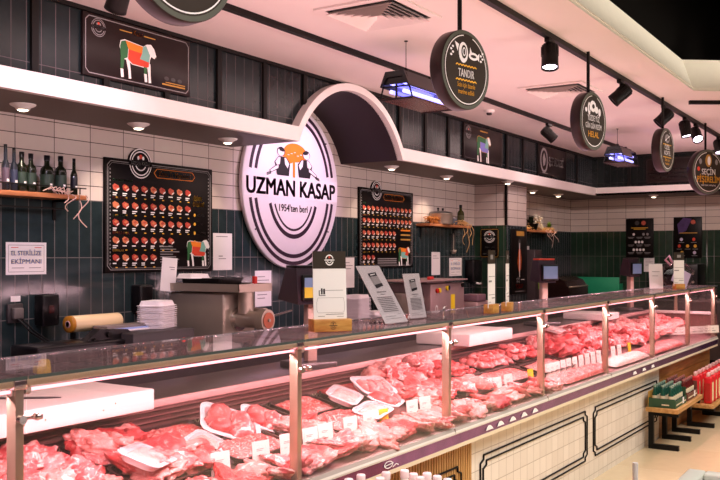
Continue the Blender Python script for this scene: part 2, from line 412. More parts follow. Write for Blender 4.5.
# dark tiled wall above the fascia
b = MB(); UY = 4.18
b.add([(-3,UY,2.5),(AX-ho,UY,2.5),(AX-ho,UY,3.3),(-3,UY,3.3)], [(0,1,2,3)], M_UPPER_TILE)
b.add([(AX+ho,UY,2.5),(13.07,UY,2.5),(13.07,UY,3.3),(AX+ho,UY,3.3)], [(0,1,2,3)], M_UPPER_TILE)
vs = []
for (xo, zo), _ in pts: vs += [(xo, UY, zo-.02), (xo, UY, 3.3)]
b.add(vs, [(2*i, 2*i+2, 2*i+3, 2*i+1) for i in range(N)], M_UPPER_TILE)
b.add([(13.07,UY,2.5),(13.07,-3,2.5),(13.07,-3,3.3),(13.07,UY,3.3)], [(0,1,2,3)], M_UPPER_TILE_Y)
b.box((-3, FASY+.05, FASZ-.03), (AX-ho+.01, UY, FASZ-.004), BLACK); b.box((AX+ho-.01, FASY+.05, FASZ-.03), (13.07, UY, FASZ-.004), BLACK)
b.box((13.03, -3, FASZ-.03), (13.07, UY, FASZ-.004), BLACK)
struct('wall_upper', b)
k = 2; x = 2.63
while x < 12.8:
    d = abs(x + .02 - AX)
    z0 = FASZ if d > ho else AZ + math.sqrt(max(RO**2 - d*d, 0)) + .0
    if z0 < 3.0:
        struct('trim_%d' % k, MB().box((x, UY-.02, z0), (x+.045, UY, CEILZ), BLACK)); k += 1
    x += .51
for y in (3.6, 2.6, 1.6):
    struct('trim_%d' % k, MB().box((13.05, y, FASZ), (13.07, y+.045, CEILZ), BLACK)); k += 1
struct('trim_%d' % k, MB().box((-3, UY-.025, CEILZ-.025), (13.07, UY, CEILZ), BLACK)); k += 1
struct('trim_%d' % k, MB().box((13.045, -3, CEILZ-.025), (13.07, UY-.025, CEILZ), BLACK)); k += 1
# ceiling with a chamfered opening to the dark hall above
b = MB()
edge = [(-3, 1.715), (8.245, 1.715), (11.5, -2.6), (13.07, -2.6)]
P = [(x, y, CEILZ) for x, y in edge] + [(13.07, UY, CEILZ), (-3, UY, CEILZ)]
b.add(P, [[0,1,2,3,4,5]], CEIL); b.add([(x, y, CEILZ+.03) for x, y, z in P], [[5,4,3,2,1,0]], CEIL)
struct('ceiling', b)
b = MB()
for (x0, y0), (x1, y1) in zip(edge, edge[1:]):
    b.add([(x0,y0,CEILZ-.0),(x1,y1,CEILZ-.0),(x1,y1+.1,3.36),(x0,y0+.1,3.36)], [(0,1,2,3)], CREAM)
struct('trim_%d' % k, b); k += 1
b = MB(); b.box((-4, -5, 4.6), (14.5, 2.2, 4.7), VOID)
b.box((-4, 2.0, 3.36), (14.5, 2.1, 4.6), VOID); b.box((12.4, -5, 3.36), (12.5, 2.1, 4.6), VOID)
struct('ceiling_upper', b)
t = thing('ventilation_duct', 'dark ventilation duct running in the black void above the ceiling opening', 'duct', (9.5, .4, 4.15))
bb = MB(); bb.cyl((-6, .9, 0), (2.9, .9, 0), .2, seg=18, m=mat('duct_dark', '#140f0b', .8, spec=.1)); bb.build('duct_body', None, t)
for i in range(4):
    q = MB(); q.cyl((-4.5+i*1.9, .9, 0), (-4.45+i*1.9, .9, 0), .215, seg=18, m=BLACK); q.build('duct_collar', None, t)

# ------------------------------------------------------------------ ceiling fittings
for nm, x0, x1, y, lab in (('a', -2, 12.4, 3.43, 'black track rail nearer the tiled wall, running above the round wall sign'),
                           ('b', -1, 12.6, 2.08, 'black track rail carrying the row of round hanging signs')):
    o = MB().box((x0, y-.02, CEILZ-.035), (x1, y+.02, CEILZ-.0005), BLACK).build('track_rail'); tag(o, lab, 'rail', 'ceiling track rails')
d = Vector((.18, -.28, 0)).normalized()
o = MB().box((0, -.02, -.035), (2.2, .02, -.0005), BLACK).build('track_rail', None, None, (8.75, 1.86, CEILZ), (0, 0, math.atan2(d.y, d.x)))
tag(o, 'short black track rail beside the corner of the ceiling opening', 'rail', 'ceiling track rails')

def spot_thing(x, y, axis, label, lit):
    t = thing('track_spotlight', label, 'spotlight', (x, y, CEILZ-.035), (0,0,0), 'black cylinder track spotlights')
    MB().box((-.06, -.017, -.028), (.06, .017, 0), BLACK, .003).build('adapter', None, t)
    a = Vector(axis).normalized()
    c = Vector((0, 0, -.115))
    MB().cyl((0,0,-.025), c + Vector((0,0,.02)), .011, seg=10, m=BLACK).build('arm', None, t)
    h = MB()
    M = Matrix.Translation(c) @ a.to_track_quat('Z', 'Y').to_matrix().to_4x4()
    h.lathe([(.0,-.085),(.045,-.085),(.054,-.07),(.056,.06),(.058,.085),(.05,.085),(.047,.07),(.0,.068)], 24, BLACK, M)
    for i in range(12):
        an = 2*PI*i/12; h.box((-.002,-.004,-.07),(.002,.004,.0), BLACK, 0, M @ Matrix.Rotation(an,4,'Z') @ Matrix.Translation((.056,0,0)))
    h.build('spotlight_head', None, t)
    MB().lathe([(.0,.072),(.047,.072)], 24, SPOTLED if lit else DGREY, M).build('lens', None, t)
    return t
spot_thing(5.61, 2.08, (-.25,-.1,-1), 'black track spotlight between the large TANDIR sign and the next round sign', True)
spot_thing(7.25, 2.08, (-.3,.8,-.75), 'black track spotlight tipped towards the wall beyond the second round sign', False)
spot_thing(8.70, 2.08, (-.3,.7,-.75), 'black track spotlight just above the thin edge-on round sign', False)
spot_thing(9.60, 2.08, (-.1,-.2,-1), 'black track spotlight beyond the edge-on round sign, pointing straight down', True)
spot_thing(10.12, 2.08, (-.6,-.4,-.75), 'glaring track spotlight whose lit lens faces the customer aisle', True)
spot_thing(11.4, 2.08, (-.3,-.2,-1), 'farthest black track spotlight, beyond the pole of the last round sign', True)
spot_thing(9.22, 3.43, (.55,-.65,-.75), 'black track spotlight on the rail nearer the wall, in front of the dark logo board', True)
spot_thing(3.11, 3.43, (.2,.6,-.8), 'black track spotlight above the lamb diagram board on the upper wall', False)

def vent(x0, y0, x1, y1, label):
    cx, cy, h = (x0+x1)/2, (y0+y1)/2, (x1-x0)/2
    t = thing('ceiling_vent', label, 'vent', (cx, cy, CEILZ), (0,0,0), 'square ceiling air diffusers')
    b = MB()
    for (ax0, ay0, ax1, ay1) in ((-h,-h,h,-h+.05),(-h,h-.05,h,h),(-h,-h+.05,-h+.05,h-.05),(h-.05,-h+.05,h,h-.05)): b.box((ax0,ay0,-.012),(ax1,ay1,-.0005), CEIL)
    b.build('vent_frame', None, t)
    MB().rect(-h+.04, h-.04, h-.04, -h+.04, -.002, BLACK).build('vent_shade_sheet', None, t)  # flat black sheet painted in for the shade behind the slats
    for i in range(6):
        a = h-.055-i*.036; q = MB(); c = a-.032
        vs = [(-a,-a,-.034),(a,-a,-.034),(a,a,-.034),(-a,a,-.034),(-c,-c,-.006),(c,-c,-.006),(c,c,-.006),(-c,c,-.006)]
        q.add(vs, [(0,1,5,4),(1,2,6,5),(2,3,7,6),(3,0,4,7)], CEIL); q.build('vent_slat', None, t)
vent(4.28, 2.50, 4.85, 3.05, 'square ceiling air vent nearer the entrance, above the round wall sign')
vent(7.25, 2.42, 7.83, 2.97, 'square ceiling air vent above the second round hanging sign')
t = thing('smoke_detector', 'small round smoke detector on the ceiling near the wall-side rail', 'detector', (8.226, 3.69, CEILZ))
MB().lathe([(.055,-.001),(.055,-.02),(.04,-.03),(0,-.03)], 18, WHITE).build('base', None, t)
MB().lathe([(.03,-.03),(.026,-.05),(0,-.056)], 18, DGREY).build('sensor_dome', None, t)

DLX = [(3.31,4.47,'above the bottle shelf'), (4.22,4.47,'above the larger meat menu board'), (5.13,4.47,'just before the round shop sign'),
       (7.6,4.47,'just past the arch, over the second menu board'), (8.87,4.5,'above the shelf with the steel pot'),
       (9.9,4.2,'in front of the tiled pillar side'), (11.47,4.5,'just beyond the tiled pillar'), (12.4,4.47,'near the inner corner of the soffit'), (13.33,3.34,'over the two dark boards on the far wall')]
for i, (x, y, lab) in enumerate(DLX):
    t = thing('downlight', 'white collared downlight in the soffit ' + lab, 'downlight', (x, y, SOFZ), (0,0,0), 'soffit downlights')
    MB().lathe([(.034,-.034),(.038,-.034),(.044,-.022),(.072,-.008),(.076,-.0008),(.03,-.0008)], 24, WHITE).build('collar', None, t)
    MB().lathe([(.0,-.043),(.018,-.041),(.03,-.036),(.032,-.03)], 20, BULB).build('bulb', None, t)
    L = bpy.data.lights.new('downlight_lamp', 'SPOT'); L.energy = 15; L.color = (1,.8,.62); L.spot_size = R(95); L.spot_blend = .7; L.shadow_soft_size = .02
    lo = bpy.data.objects.new('downlight_lamp', L); COL.objects.link(lo); lo.location = (x, y, SOFZ-.055); lo.rotation_euler = (R(12) if x < 13 else 0, 0 if x < 13 else R(12), 0)

# ------------------------------------------------------------------ round hanging signs
def round_sign(x, z, r, turn, label, draw, y=1.99):
    k = y/2.08; x *= k; z = 1.6 + (z-1.6)*k; r *= k
    t = thing('hanging_sign', label, 'sign', (x, y, z), (PI/2, 0, R(-turn)), 'round hanging signs')
    MB().lathe([(0,-.08),(r*.97,-.08),(r,-.07),(r,-.004),(r*.985,0),(r*.93,0)], 56, SIGNRIM).build('sign_drum', None, t)
    f = MB(); f.arc(0,0,r*.9,r*.9,r*.985,r*.985,2*PI,0,.0012,SIGNRING,56); f.ell(0,0,r*.905,r*.905,.0006,SIGNDK,56); f.build('sign_face', None, t)
    p = MB(); p.arc(0,0,r*.845,r*.845,r*.87,r*.87,2*PI*.93+1.7,1.7,.003,WINK,56); draw(p, r); p.build('lettering', None, t)
    q = MB(); q.cyl((0, r-.005, -.04), (0, CEILZ-z-.0008, -.04), .012, seg=12, m=BLACK); q.build('hanging_pole', None, t)
    return t
def zig(p, r, y, w, m):
    n = 14; p.line([(-w/2+w*i/n, y+(r*.02 if i % 2 else -r*.02)) for i in range(n+1)], r*.03, .003, m)
def d_tandir(p, r):
    # clay-oven sketch: a pot, a fish shape and sprigs, in white line work
    p.ell(-.12*r,.42*r,.19*r,.26*r,.003,WINK); p.ell(-.1*r,.44*r,.11*r,.17*r,.004,SIGNDK); p.arc(-.1*r,.44*r,.04*r,.08*r,.07*r,.11*r,0,2*PI,.005,WINK,20)
    p.poly([(-.3*r,.6*r),(-.48*r,.66*r),(-.36*r,.42*r)],.003,WINK)
    p.ell(.3*r,.38*r,.2*r,.1*r,.003,WINK,16); p.ell(.3*r,.38*r,.12*r,.04*r,.004,SIGNDK,12); p.poly([(.4*r,.38*r),(.56*r,.5*r),(.54*r,.28*r)],.003,WINK); p.poly([(.14*r,.4*r),(.16*r,.6*r),(.26*r,.44*r)],.003,WINK)
    for sx in (-.62,.62):
        for k in range(4): p.ell(sx*r+(k%2)*.07*r,(.3+.07*k)*r,.045*r,.03*r,.003,WINK,8)
    zig(p,r,.1*r,.86*r,GOLD); p.text('TANDIR',0,-.19*r,.2*r,.003,WINK,.66*r,.03); zig(p,r,-.27*r,.86*r,GOLD)
    p.text('Sizin için özenle',0,-.45*r,.12*r,.003,GOLD,.74*r,.02); p.text('marine edildi',0,-.62*r,.12*r,.003,GOLD,.66*r,.02)
def d_two(p, r):
    for (x, y, w, h) in ((-.34,.4,.1,.22),(-.05,.5,.24,.2),(.22,.4,.14,.12),(.45,.34,.1,.14),(-.56,.34,.08,.08)): p.ell(x*r,y*r,w*r,h*r,.003,WINK,10)
    p.ell(-.03*r,.5*r,.1*r,.08*r,.004,SIGNDK,10); p.ell(-.34*r,.42*r,.03*r,.12*r,.004,SIGNDK,8)
    p.text('YÜZDE YÜZ',0,0,.2*r,.003,WINK,.9*r,.03); p.text('GÜN GÜN KESİM',0,-.26*r,.18*r,.003,WINK,1.2*r,.03); p.text('HELAL',0,-.55*r,.2*r,.003,GOLD,.8*r,.03)
def d_three(p, r):
    p.ell(0,.52*r,.32*r,.2*r,.003,GREYINK,14); p.ell(.06*r,.52*r,.16*r,.1*r,.004,SIGNDK,12); p.line([(-.3*r,.4*r),(.3*r,.66*r)],.05*r,.004,WINK)
    zig(p,r,.24*r,1.1*r,GOLD); p.text('ÖZEL',0,.02*r,.2*r,.003,WINK,.7*r,.03); p.text('KÖFTE',0,-.24*r,.2*r,.003,WINK,.8*r,.03)
    zig(p,r,-.34*r,1.1*r,GOLD); p.text('Sizin için',0,-.52*r,.12*r,.003,GOLD,.6*r,.02); p.text('hazırlandı',0,-.68*r,.12*r,.003,GOLD,.5*r,.02)
def d_four(p, r):
    p.ell(0,.5*r,.2*r,.28*r,.003,CARD,16); p.ell(.03*r,.5*r,.1*r,.2*r,.004,WINK,12); p.ell(-.5*r,.45*r,.09*r,.13*r,.003,GREYINK,10); p.ell(.5*r,.45*r,.09*r,.13*r,.003,GREYINK,10); p.ell(-.62*r,.12*r,.09*r,.1*r,.003,REDP,10)
    p.text('SEÇİN',0,-.12*r,.26*r,.003,WINK,.84*r,.035); p.text('PİŞİRELİM',0,-.46*r,.27*r,.003,GOLD,1.4*r,.035); p.text('taze taze sofranıza',0,-.62*r,.09*r,.003,WINK,.9*r,.01)
def d_zero(p, r):
    p.text('KASAP',0,0,.2*r,.003,WINK,.66*r,.03); zig(p,r,-.27*r,.86*r,GOLD)
round_sign(4.33, 2.603, .215, 11, 'large dark round hanging sign reading TANDIR in white above yellow script', d_tandir)
round_sign(6.53, 2.607, .22, 8, 'dark round hanging sign with two white lines over one yellow word, second from TANDIR', d_two)
round_sign(8.81, 2.62, .212, 5, 'narrow edge-on round hanging sign with gold zigzags and white lettering', d_three)
round_sign(10.78, 2.563, .262, 30, 'round hanging sign reading SEÇİN PİŞİRELİM in white and yellow', d_four)
round_sign(2.17, 2.597, .215, 9, 'round hanging sign cut by the top of the picture, only its lower rim showing', d_zero)

# ------------------------------------------------------------------ insect traps
def insect_trap(x, y, z, label, cab):
    t = thing('insect_trap', label, 'insect trap', (x, y, z), (0,0,0), 'hanging ultraviolet insect traps'); t.scale = (.84,.84,.84)
    L = .36
    sec = [(-.13,-.02),(-.085,.1),(.085,.1),(.13,-.02),(.12,-.02),(.08,.09),(-.08,.09),(-.12,-.02)]
    MX = Matrix.Rotation(PI/2, 4, 'Z') @ Matrix.Rotation(PI/2, 4, 'X')
    MB().prism([(-.135,.0),(-.125,-.005),(-.07,.075),(.07,.075),(.125,-.005),(.135,.0),(.085,.12),(-.085,.12)], -L-.03, L*.25, BLACKP, MX).prism([(-.09,.085),(.09,.085),(.07,.12),(-.07,.12)], L*.25, L, BLACKP, MX).build('hood', None, t)
    MB().prism([(-.15,-.1),(.15,-.1),(.15,-.088),(-.15,-.088)], -L, L, WINE, MX).build('catch_tray', None, t)
    MB().prism([(-.01,-.07),(.01,-.07),(.005,.085),(-.005,.085)], -L+.01, L-.01, UVREF, MX).build('reflector', None, t)
    for sy in (-1, 1):
        for zz in (-.035, .035):
            q = MB(); q.cyl((-L+.02, sy*.06, zz), (L-.02, sy*.06, zz), .016, seg=12, m=UVT); q.build('tube', None, t)
    for sx in (-1, 1):
        q = MB()
        for p0, p1 in (((-.15,-.1),(-.09,.1)),((.15,-.1),(.09,.1)),((-.09,.1),(.09,.1)),((-.15,-.1),(.15,-.1)),((0,-.1),(0,.1)),((-.12,0),(.12,0))):
            q.cyl((sx*L, p0[0], p0[1]), (sx*L, p1[0], p1[1]), .007, seg=8, m=BLACK)
        q.build('end_guard', None, t)
    MB().prism([(-.125,.02),(.125,.02),(.09,.1),(-.09,.1)], -L-.012, -L-.002, BLACKP, MX).prism([(-.125,.02),(.125,.02),(.09,.1),(-.09,.1)], L+.002, L+.012, BLACKP, MX).build('end_cap', None, t)
    for sx in (-1, 1):
        q = MB(); q.cyl((sx*.2, 0, .11), (sx*.2, 0, .17), .03, .015, seg=10, m=BLACK); q.build('bracket', None, t)
    q = MB(); q.cyl((-.2, 0, .165), (-.2, 0, (CEILZ-z-.001)/.84), .003, seg=6, m=BLACK); q.cyl((-.2,0,(CEILZ-z-.006)/.84),(-.2,0,(CEILZ-z-.0008)/.84),.016,seg=10,m=BLACK); q.build('cable', None, t)
insect_trap(5.43, 2.98, 2.735, 'glowing violet insect trap hanging left of the TANDIR sign in front of the arch', -.3)
insect_trap(10.42, 2.98, 2.75, 'bluish insect trap hanging behind the second round sign, far along the ceiling', -.2)

# ------------------------------------------------------------------ wall graphics
def badge(p, cx, cy, r, z, bg=BOARDBLK, fg=WINK):
    p.ell(cx, cy, r, r*1.0, z, fg, 28); p.ell(cx, cy, r*.93, r*.93, z+.0005, bg, 28)
    p.arc(cx, cy, r*.74, r*.74, r*.82, r*.82, .25, PI-.25, z+.001, fg, 20); p.arc(cx, cy, r*.74, r*.74, r*.82, r*.82, PI+.25, 2*PI-.25, z+.001, fg, 20)
    p.arc(cx, cy, r*.42, r*.42, r*.5, r*.5, PI+.35, 2*PI-.35, z+.001, fg, 16)
    p.rect(cx-r*1.05, cy-r*.16, cx+r*1.05, cy+r*.16, z+.0012, bg); p.text('UZMAN KASAP', cx, cy-r*.1, r*.22, z+.0018, fg, r*1.7, .03)
    p.ell(cx, cy+r*.45, r*.16, r*.15, z+.001, REDP, 10); p.ell(cx-r*.22, cy+r*.36, r*.1, r*.14, z+.0014, fg, 8); p.ell(cx+r*.22, cy+r*.36, r*.1, r*.14, z+.0014, fg, 8)
def sheep(p, cx, cy, s, z, cols):
    """cut diagram: side view facing +x, about 2s wide"""
    hindleg, loin, belly, shoulder, pale, outl = cols
    def q(pts, m, dz=0): p.poly([(cx+x*s, cy+y*s) for x, y in pts], z+dz, m)
    body = [(-.98,.28),(-.92,.52),(-.7,.6),(-.2,.55),(.3,.5),(.48,.62),(.72,.66),(.9,.5),(1.02,.22),(.9,.1),(.74,.16),(.66,.02),(.62,-.3),(.5,-.36),(-.3,-.34),(-.62,-.2),(-.8,-.2)]
    q(body, outl)
    q([(-.95,.3),(-.88,.5),(-.66,.56),(-.52,.3),(-.56,-.1),(-.78,-.2),(-.92,-.1)], hindleg, .001)
    q([(-.66,.56),(-.2,.52),(.26,.48),(.22,.2),(-.5,.24),(-.54,.3)], loin, .0011)
    q([(-.5,.24),(.22,.2),(.1,-.04),(.6,-.1),(.58,-.28),(.48,-.33),(-.3,-.31),(-.54,-.16)], belly, .0012)
    q([(.26,.48),(.44,.56),(.66,.2),(.6,-.1),(.1,-.04),(.22,.2)], shoulder, .0013)
    q([(.5,.58),(.72,.62),(.88,.48),(.98,.22),(.88,.13),(.72,.2),(.6,.28)], pale, .0014)
    for x0, m, dx in ((-.92, hindleg, -.04), (-.66, pale, .1), (.3, hindleg, .0), (.48, pale, .04)):
        q([(x0,-.12),(x0+.2,-.16),(x0+.17+dx,-.6),(x0+.2+dx,-.92),(x0+.06+dx,-.94),(x0+.03+dx,-.6)], m, .0009)
    for x0, dx in ((-.92,-.04),(.3,0)): q([(x0+.02+dx,-.6),(x0+.17+dx,-.6),(x0+.2+dx,-.92),(x0+.06+dx,-.94)], pale, .0016)
SHC = (GREENP, ORANGE, REDP, TEALP, WINK, WINK)
def frame_line(p, w, h, ins, z, m, t=.004, notch=.03):
    a, c = w/2-ins, h/2-ins; n = notch
    p.line([(-a+n,-c),(a-n,-c),(a,-c+n),(a,c-n),(a-n,c),(-a+n,c),(-a,c-n),(-a,-c+n),(-a+n,-c)], t, z, m)
MEATC = [mat('print_meat_a', '#c25540', .55, noise_scale=90, noise_amt=.2), mat('print_meat_b', '#d0784f', .55, noise_scale=90, noise_amt=.2), mat('print_meat_c', '#b03a2c', .55, noise_scale=90, noise_amt=.2)]
HEADC = [GREENP, REDP, GREENP, REDP, GOLD]

def menu_board(x, z, w, h, label, rows, title, y=WALLY, big=True):
    t = thing('menu_board', label, 'menu board', (x, y, z), (PI/2,0,0), 'meat menu boards on the tiled wall')
    q = MB(); q.box((-w/2,-h/2,.001),(w/2,h/2,.02), BOARDBLK, .003); q.build('board_panel', None, t)
    p = MB(); Z = .0215
    frame_line(p, w, h, .022, Z, GREYINK, .005); frame_line(p, w, h, .034, Z, GREYINK, .0025)
    for k in range(26):
        for sx in (-1, 1): p.rect(sx*(w/2-.047)-.004, -h/2+.06+k*(h-.12)/26, sx*(w/2-.047)+.004, -h/2+.06+k*(h-.12)/26+.012, Z, GREYINK)
    p.text(title, .12*w, h/2-.095, .036, Z, ORANGE, .3*w, .02)
    a, c, yy = .17*w, .032, h/2-.078
    p.line([(.12*w-a-.03,yy),(.12*w-a,yy+c),(.12*w+a,yy+c),(.12*w+a+.03,yy),(.12*w+a,yy-c),(.12*w-a,yy-c),(.12*w-a-.03,yy)], .004, Z, ORANGE)
    top = h/2-.15; rh = (h-.19)/len(rows)
    r2 = random.Random(3)
    for i, (n, cap) in enumerate(rows):
        y1 = top - i*rh
        p.text(cap, -w/2+.07, y1-.012, .016, Z, HEADC[i % 5], None, .03, 'l')
        for k in range(n):
            cx = -w/2+.1 + k*(w*.082 if big else w*.077); cy = y1-.055
            s = .032 if big else .033
            pts = [(cx-s,cy+.012),(cx-s*.4,cy+.026),(cx+s*.8,cy+.012),(cx+s,cy-.012),(cx+s*.3,cy-.028),(cx-s*.8,cy-.014)]
            p.poly(pts, Z, MEATC[r2.randrange(3)])
            p.poly([(cx-s*.6,cy+.004),(cx+s*.1,cy+.018),(cx+s*.6,cy+.006),(cx-s*.1,cy-.006)], Z+.0006, MEATC[r2.randrange(3)])
            p.poly([(cx+s*.2,cy-.026),(cx+s*.9,cy-.012),(cx+s*.98,cy-.002),(cx+s*.2,cy-.014)], Z+.0006, WINK)
            p.rect(cx-s*.9, cy-.045, cx+s*(.1+.5*r2.random()), cy-.037, Z, WINK)
            if r2.random() < .5: p.rect(cx-s*.9, cy-.058, cx+s*.1, cy-.051, Z, WINK)
            p.rect(cx-s*.1, cy-.074, cx+s*.5, cy-.067, Z, GOLD)
    if big:
        p.text('PİŞİRME', w*.345, h*.18, .03, Z, GOLD, .1, .03); p.text('ÖNERİLERİ', w*.355, h*.125, .03, Z, GOLD, .125, .03)
        for k, s in enumerate(('IZGARA', 'TAVA', 'TENCERE', 'FIRIN')):
            yy = h*.04-k*.07; p.ell(w*.315, yy, .012, .014, Z, GOLD, 8); p.text(s, w*.34, yy-.008, .017, Z, GREYINK, None, .02, 'l')
        sheep(p, w*.35, -h*.3, .13, Z, SHC)
        for k in range(7): p.rect(-.02*w, -h*.27-k*.019, (.1+.03*((k*7) % 3))*w, -h*.27-k*.019+.007, Z, GREYINK)
    else:
        for k in range(3): p.rect(w*.25, -h*.02-k*.05, w*.44, -h*.02-k*.05+.016, Z, ORANGE if k == 0 else CARD)
        sheep(p, w*.32, -h*.33, .13, Z, (GREENP, ORANGE, TEALP, REDP, WINK, ORANGE))
        for k in range(3): p.rect(-.18*w, -h*.39-k*.022, .17*w, -h*.39-k*.022+.01, Z, GREYINK)
    p.build('printed_menu', None, t)
    bd = MB(); bx = -w/2+.3*w if big else -w/2+.3*w; r = .108 if big else .1
    bd.lathe([(0,.002),(r,.002),(r,.024),(0,.024)], 32, BOARDBLK, Matrix.Translation((bx, h/2-.02, 0)))
    badge(bd, bx, h/2-.02, r, .0246); bd.build('logo_badge', None, t)
menu_board(4.75, 1.878, 1.1, .81, 'larger black menu board with a coloured lamb diagram, right of the bottle shelf',
           [(9,'ÖN KÜREK ETLERİ'),(9,'KUZU ETLERİ'),(9,'DANA ETLERİ'),(7,'KEMİKLİ ETLER'),(5,'KIYMALAR')], 'Kuzu Et Menüleri')
menu_board(8.04, 1.877, 1.12, .825, 'black menu board with dense rows of meat pictures, just right of the round shop sign',
           [(12,'KUZU'),(12,'DANA ETİ'),(8,'KÖFTE'),(8,'PİRZOLA'),(3,'SAKATAT')], 'Dana Et Menüleri', big=False)

# round shop sign
SIGN = t = thing('shop_sign', 'large round pink-lit shop sign reading UZMAN KASAP under the arch', 'sign', (6.335, WALLY, 2.21), (PI/2,0,0))
MB().lathe([(0,.012),(.72,.012),(.742,.02),(.742,.05),(.735,.055),(0,.055)], 96, SIGNW).build('sign_disc', None, t)
p = MB(); Z = .0565; MG = mat('sign_plum', '#2e1a2a', .45, noise_amt=.02)
for rx0, ry0, rx1, ry1 in ((.625,.675,.665,.71), (.55,.61,.59,.645)):
    a = math.asin(.13/ry1)
    p.arc(0,0,rx0,ry0,rx1,ry1,a,PI-a,Z,MG,48); p.arc(0,0,rx0,ry0,rx1,ry1,PI+a,2*PI-a,Z,MG,48)
for rx0, ry0, rx1, ry1 in ((.36,.43,.4,.47), (.305,.38,.325,.4)):
    a = math.asin(.17/ry1); p.arc(0,0,rx0,ry0,rx1,ry1,PI+a,2*PI-a,Z,MG,40)
p.rect(-.72,-.11,.72,.09,Z+.0004,SIGNW)
p.text('UZMAN KASAP', 0, -.085, .145, Z+.001, MG, 1.37, .06)
p.text("1954'ten beri", 0, -.225, .064, Z+.001, MG, .44, .035)
p.build('lettering', None, t)
p = MB()
def bl(pts, m, dz=0): p.poly([(x, y) for x, y in pts], Z+.001+dz, m)
p.ell(.02,.42,.18,.125,Z+.001,ORANGE,28); p.ell(-.07,.38,.1,.11,Z+.0011,ORANGE,20); p.ell(.12,.4,.1,.1,Z+.0011,ORANGE,20)
p.rect(-.015,.09,.02,.34,Z+.0012,ORANGE)
for i in range(6): p.rect(-.1+.05*i,.38+.02*(i%3),-.07+.05*i,.388+.02*(i%3),Z+.002,WINK)
for sx in (-1, 1):
    f = lambda pts: [(sx*x+.0, y) for x, y in (pts if sx > 0 else pts)]
    p.ell(sx*.2,.41,.062,.062,Z+.003,INK,18); p.ell(sx*.203,.405,.052,.052,Z+.0034,SIGNW,18)      # head
    p.poly(f([(.14,.43),(.2,.475),(.24,.46),(.22,.42),(.17,.41)]),Z+.0038,INK)                     # hair
    p.poly(f([(.08,.1),(.06,.27),(.12,.345),(.24,.345),(.3,.27),(.26,.1)]),Z+.003,INK)
    p.poly(f([(.075,.26),(.125,.335),(.15,.335),(.14,.25),(.1,.2)]),Z+.0034,SIGNW)
    p.poly(f([(.21,.335),(.24,.335),(.29,.27),(.25,.21),(.22,.25)]),Z+.0034,SIGNW)
    p.poly(f([(.23,.24),(.29,.22),(.38,.15),(.36,.12),(.24,.18)]),Z+.0038,INK); p.poly(f([(.24,.232),(.285,.212),(.37,.15),(.355,.13),(.245,.19)]),Z+.0042,SIGNW)
    for k in range(3): p.poly(f([(.35,.14-.012*k),(.42,.115-.014*k),(.42,.108-.014*k),(.35,.13-.012*k)]),Z+.0042,INK)
p.v = [(x*.98, (y-.09)*.68+.085, z) for x, y, z in p.v]
p.build('logo', None, t)
q = MB()
for a in (R(215), R(325), R(40), R(140)): q.lathe([(.008,0),(.008,.004),(0,.004)], 10, DGREY, Matrix.Translation((.69*math.cos(a), .69*math.sin(a), .0555)))
q.build('screw', None, t)

SIGN.scale = (.955, .99, 1)
# dark boards on the upper wall
def dark_board(x, y, z, w, h, label, rz=0, name='wall_board', grp=None, mt=BOARDBRN):
    t = thing(name, label, 'board', (x, y, z), (PI/2,0,rz), grp)
    MB().box((-w/2,-h/2,.001),(w/2,h/2,.022), mt, .003).build('board_panel', None, t)
    return t, MB()
t, p = dark_board(3.94, UY-.0, 2.853, .9, .375, 'dark upper wall board with a coloured lamb cut diagram and round logo')
frame_line(p, .9, .375, .018, .0235, GREYINK, .006, .025); sheep(p, -.02, -.01, .155, .0235, SHC); badge(p, -.335, .11, .055, .0235, BOARDBRN, GREYINK)
p.text('Kuzu', -.02, .125, .03, .0235, ORANGE, .07, .02)
for sx in (-.12, .08): p.rect(sx-.05, .13, sx+.05, .137, .0235, CARD)
for k in range(3): p.ell(.23+.06*k, -.1, .022, .014, .0235, DGREY, 10)
p.rect(.19,-.145,.4,-.135,.0235,CARD); p.rect(.22,-.128,.4,-.122,.0235,CARD); p.build('printed_diagram', None, t)
t, p = dark_board(9.12, UY, 2.84, 1.03, .39, 'dark upper wall board with a blurred multicoloured animal diagram, right of the arch')
frame_line(p, 1.03, .39, .018, .0235, DGREY, .005, .025); sheep(p, 0, -.02, .19, .0235, (GREENP, GREENP, mat('violet_print','#7b78c8',.5), TEALP, WINK, CARD)); badge(p, -.4, .1, .07, .0235, BOARDBRN, GREYINK)
p.rect(-.1,.14,.1,.155,.0235,CARD); p.build('printed_diagram', None, t)
t, p = dark_board(11.33, UY, 2.84, 1.0, .38, 'dark upper wall board with a round logo and pale lettering, near the far corner')
frame_line(p, 1.0, .38, .018, .0235, DGREY, .005, .025); p.arc(-.33,0,.1,.13,.135,.165,0,2*PI,.0235,GREYINK,30)
p.poly([(-.36,-.08),(-.3,-.06),(-.27,.02),(-.33,.1),(-.38,.03)],.0235,GREYINK); p.text('ŞEF ADRESİ', .13, -.04, .1, .0235, WINK, .56, .05); p.rect(-.4,-.17,-.2,-.163,.0235,GREYINK)
p.build('lettering', None, t)
t, p = dark_board(13.07, 3.02, 2.82, .72, .36, 'dark board with lines of small white text on the far upper wall', -PI/2)
frame_line(p, .72, .36, .015, .0235, DGREY, .004, .02)
for k, w in enumerate((.5,.62,.56)): p.text('lezzetin ustası et ve kasap ürünleri', .0, .0-.055*k, .028, .0235, GREYINK, w, .01)
p.build('lettering', None, t)
t, p = dark_board(13.9, 3.69, 1.862, .42, .61, 'left of two dark info boards on the far wall, with white and gold print', -PI/2, 'info_board', 'dark info boards on the far wall', BOARDBLK)
p.ell(-.04,.235,.035,.035,.0235,DGREY,14); p.ell(.06,.235,.035,.035,.0235,MEATC[0],14)
p.rect(-.13,.155,.13,.165,.0235,GOLD); p.rect(-.09,.135,.09,.145,.0235,GOLD)
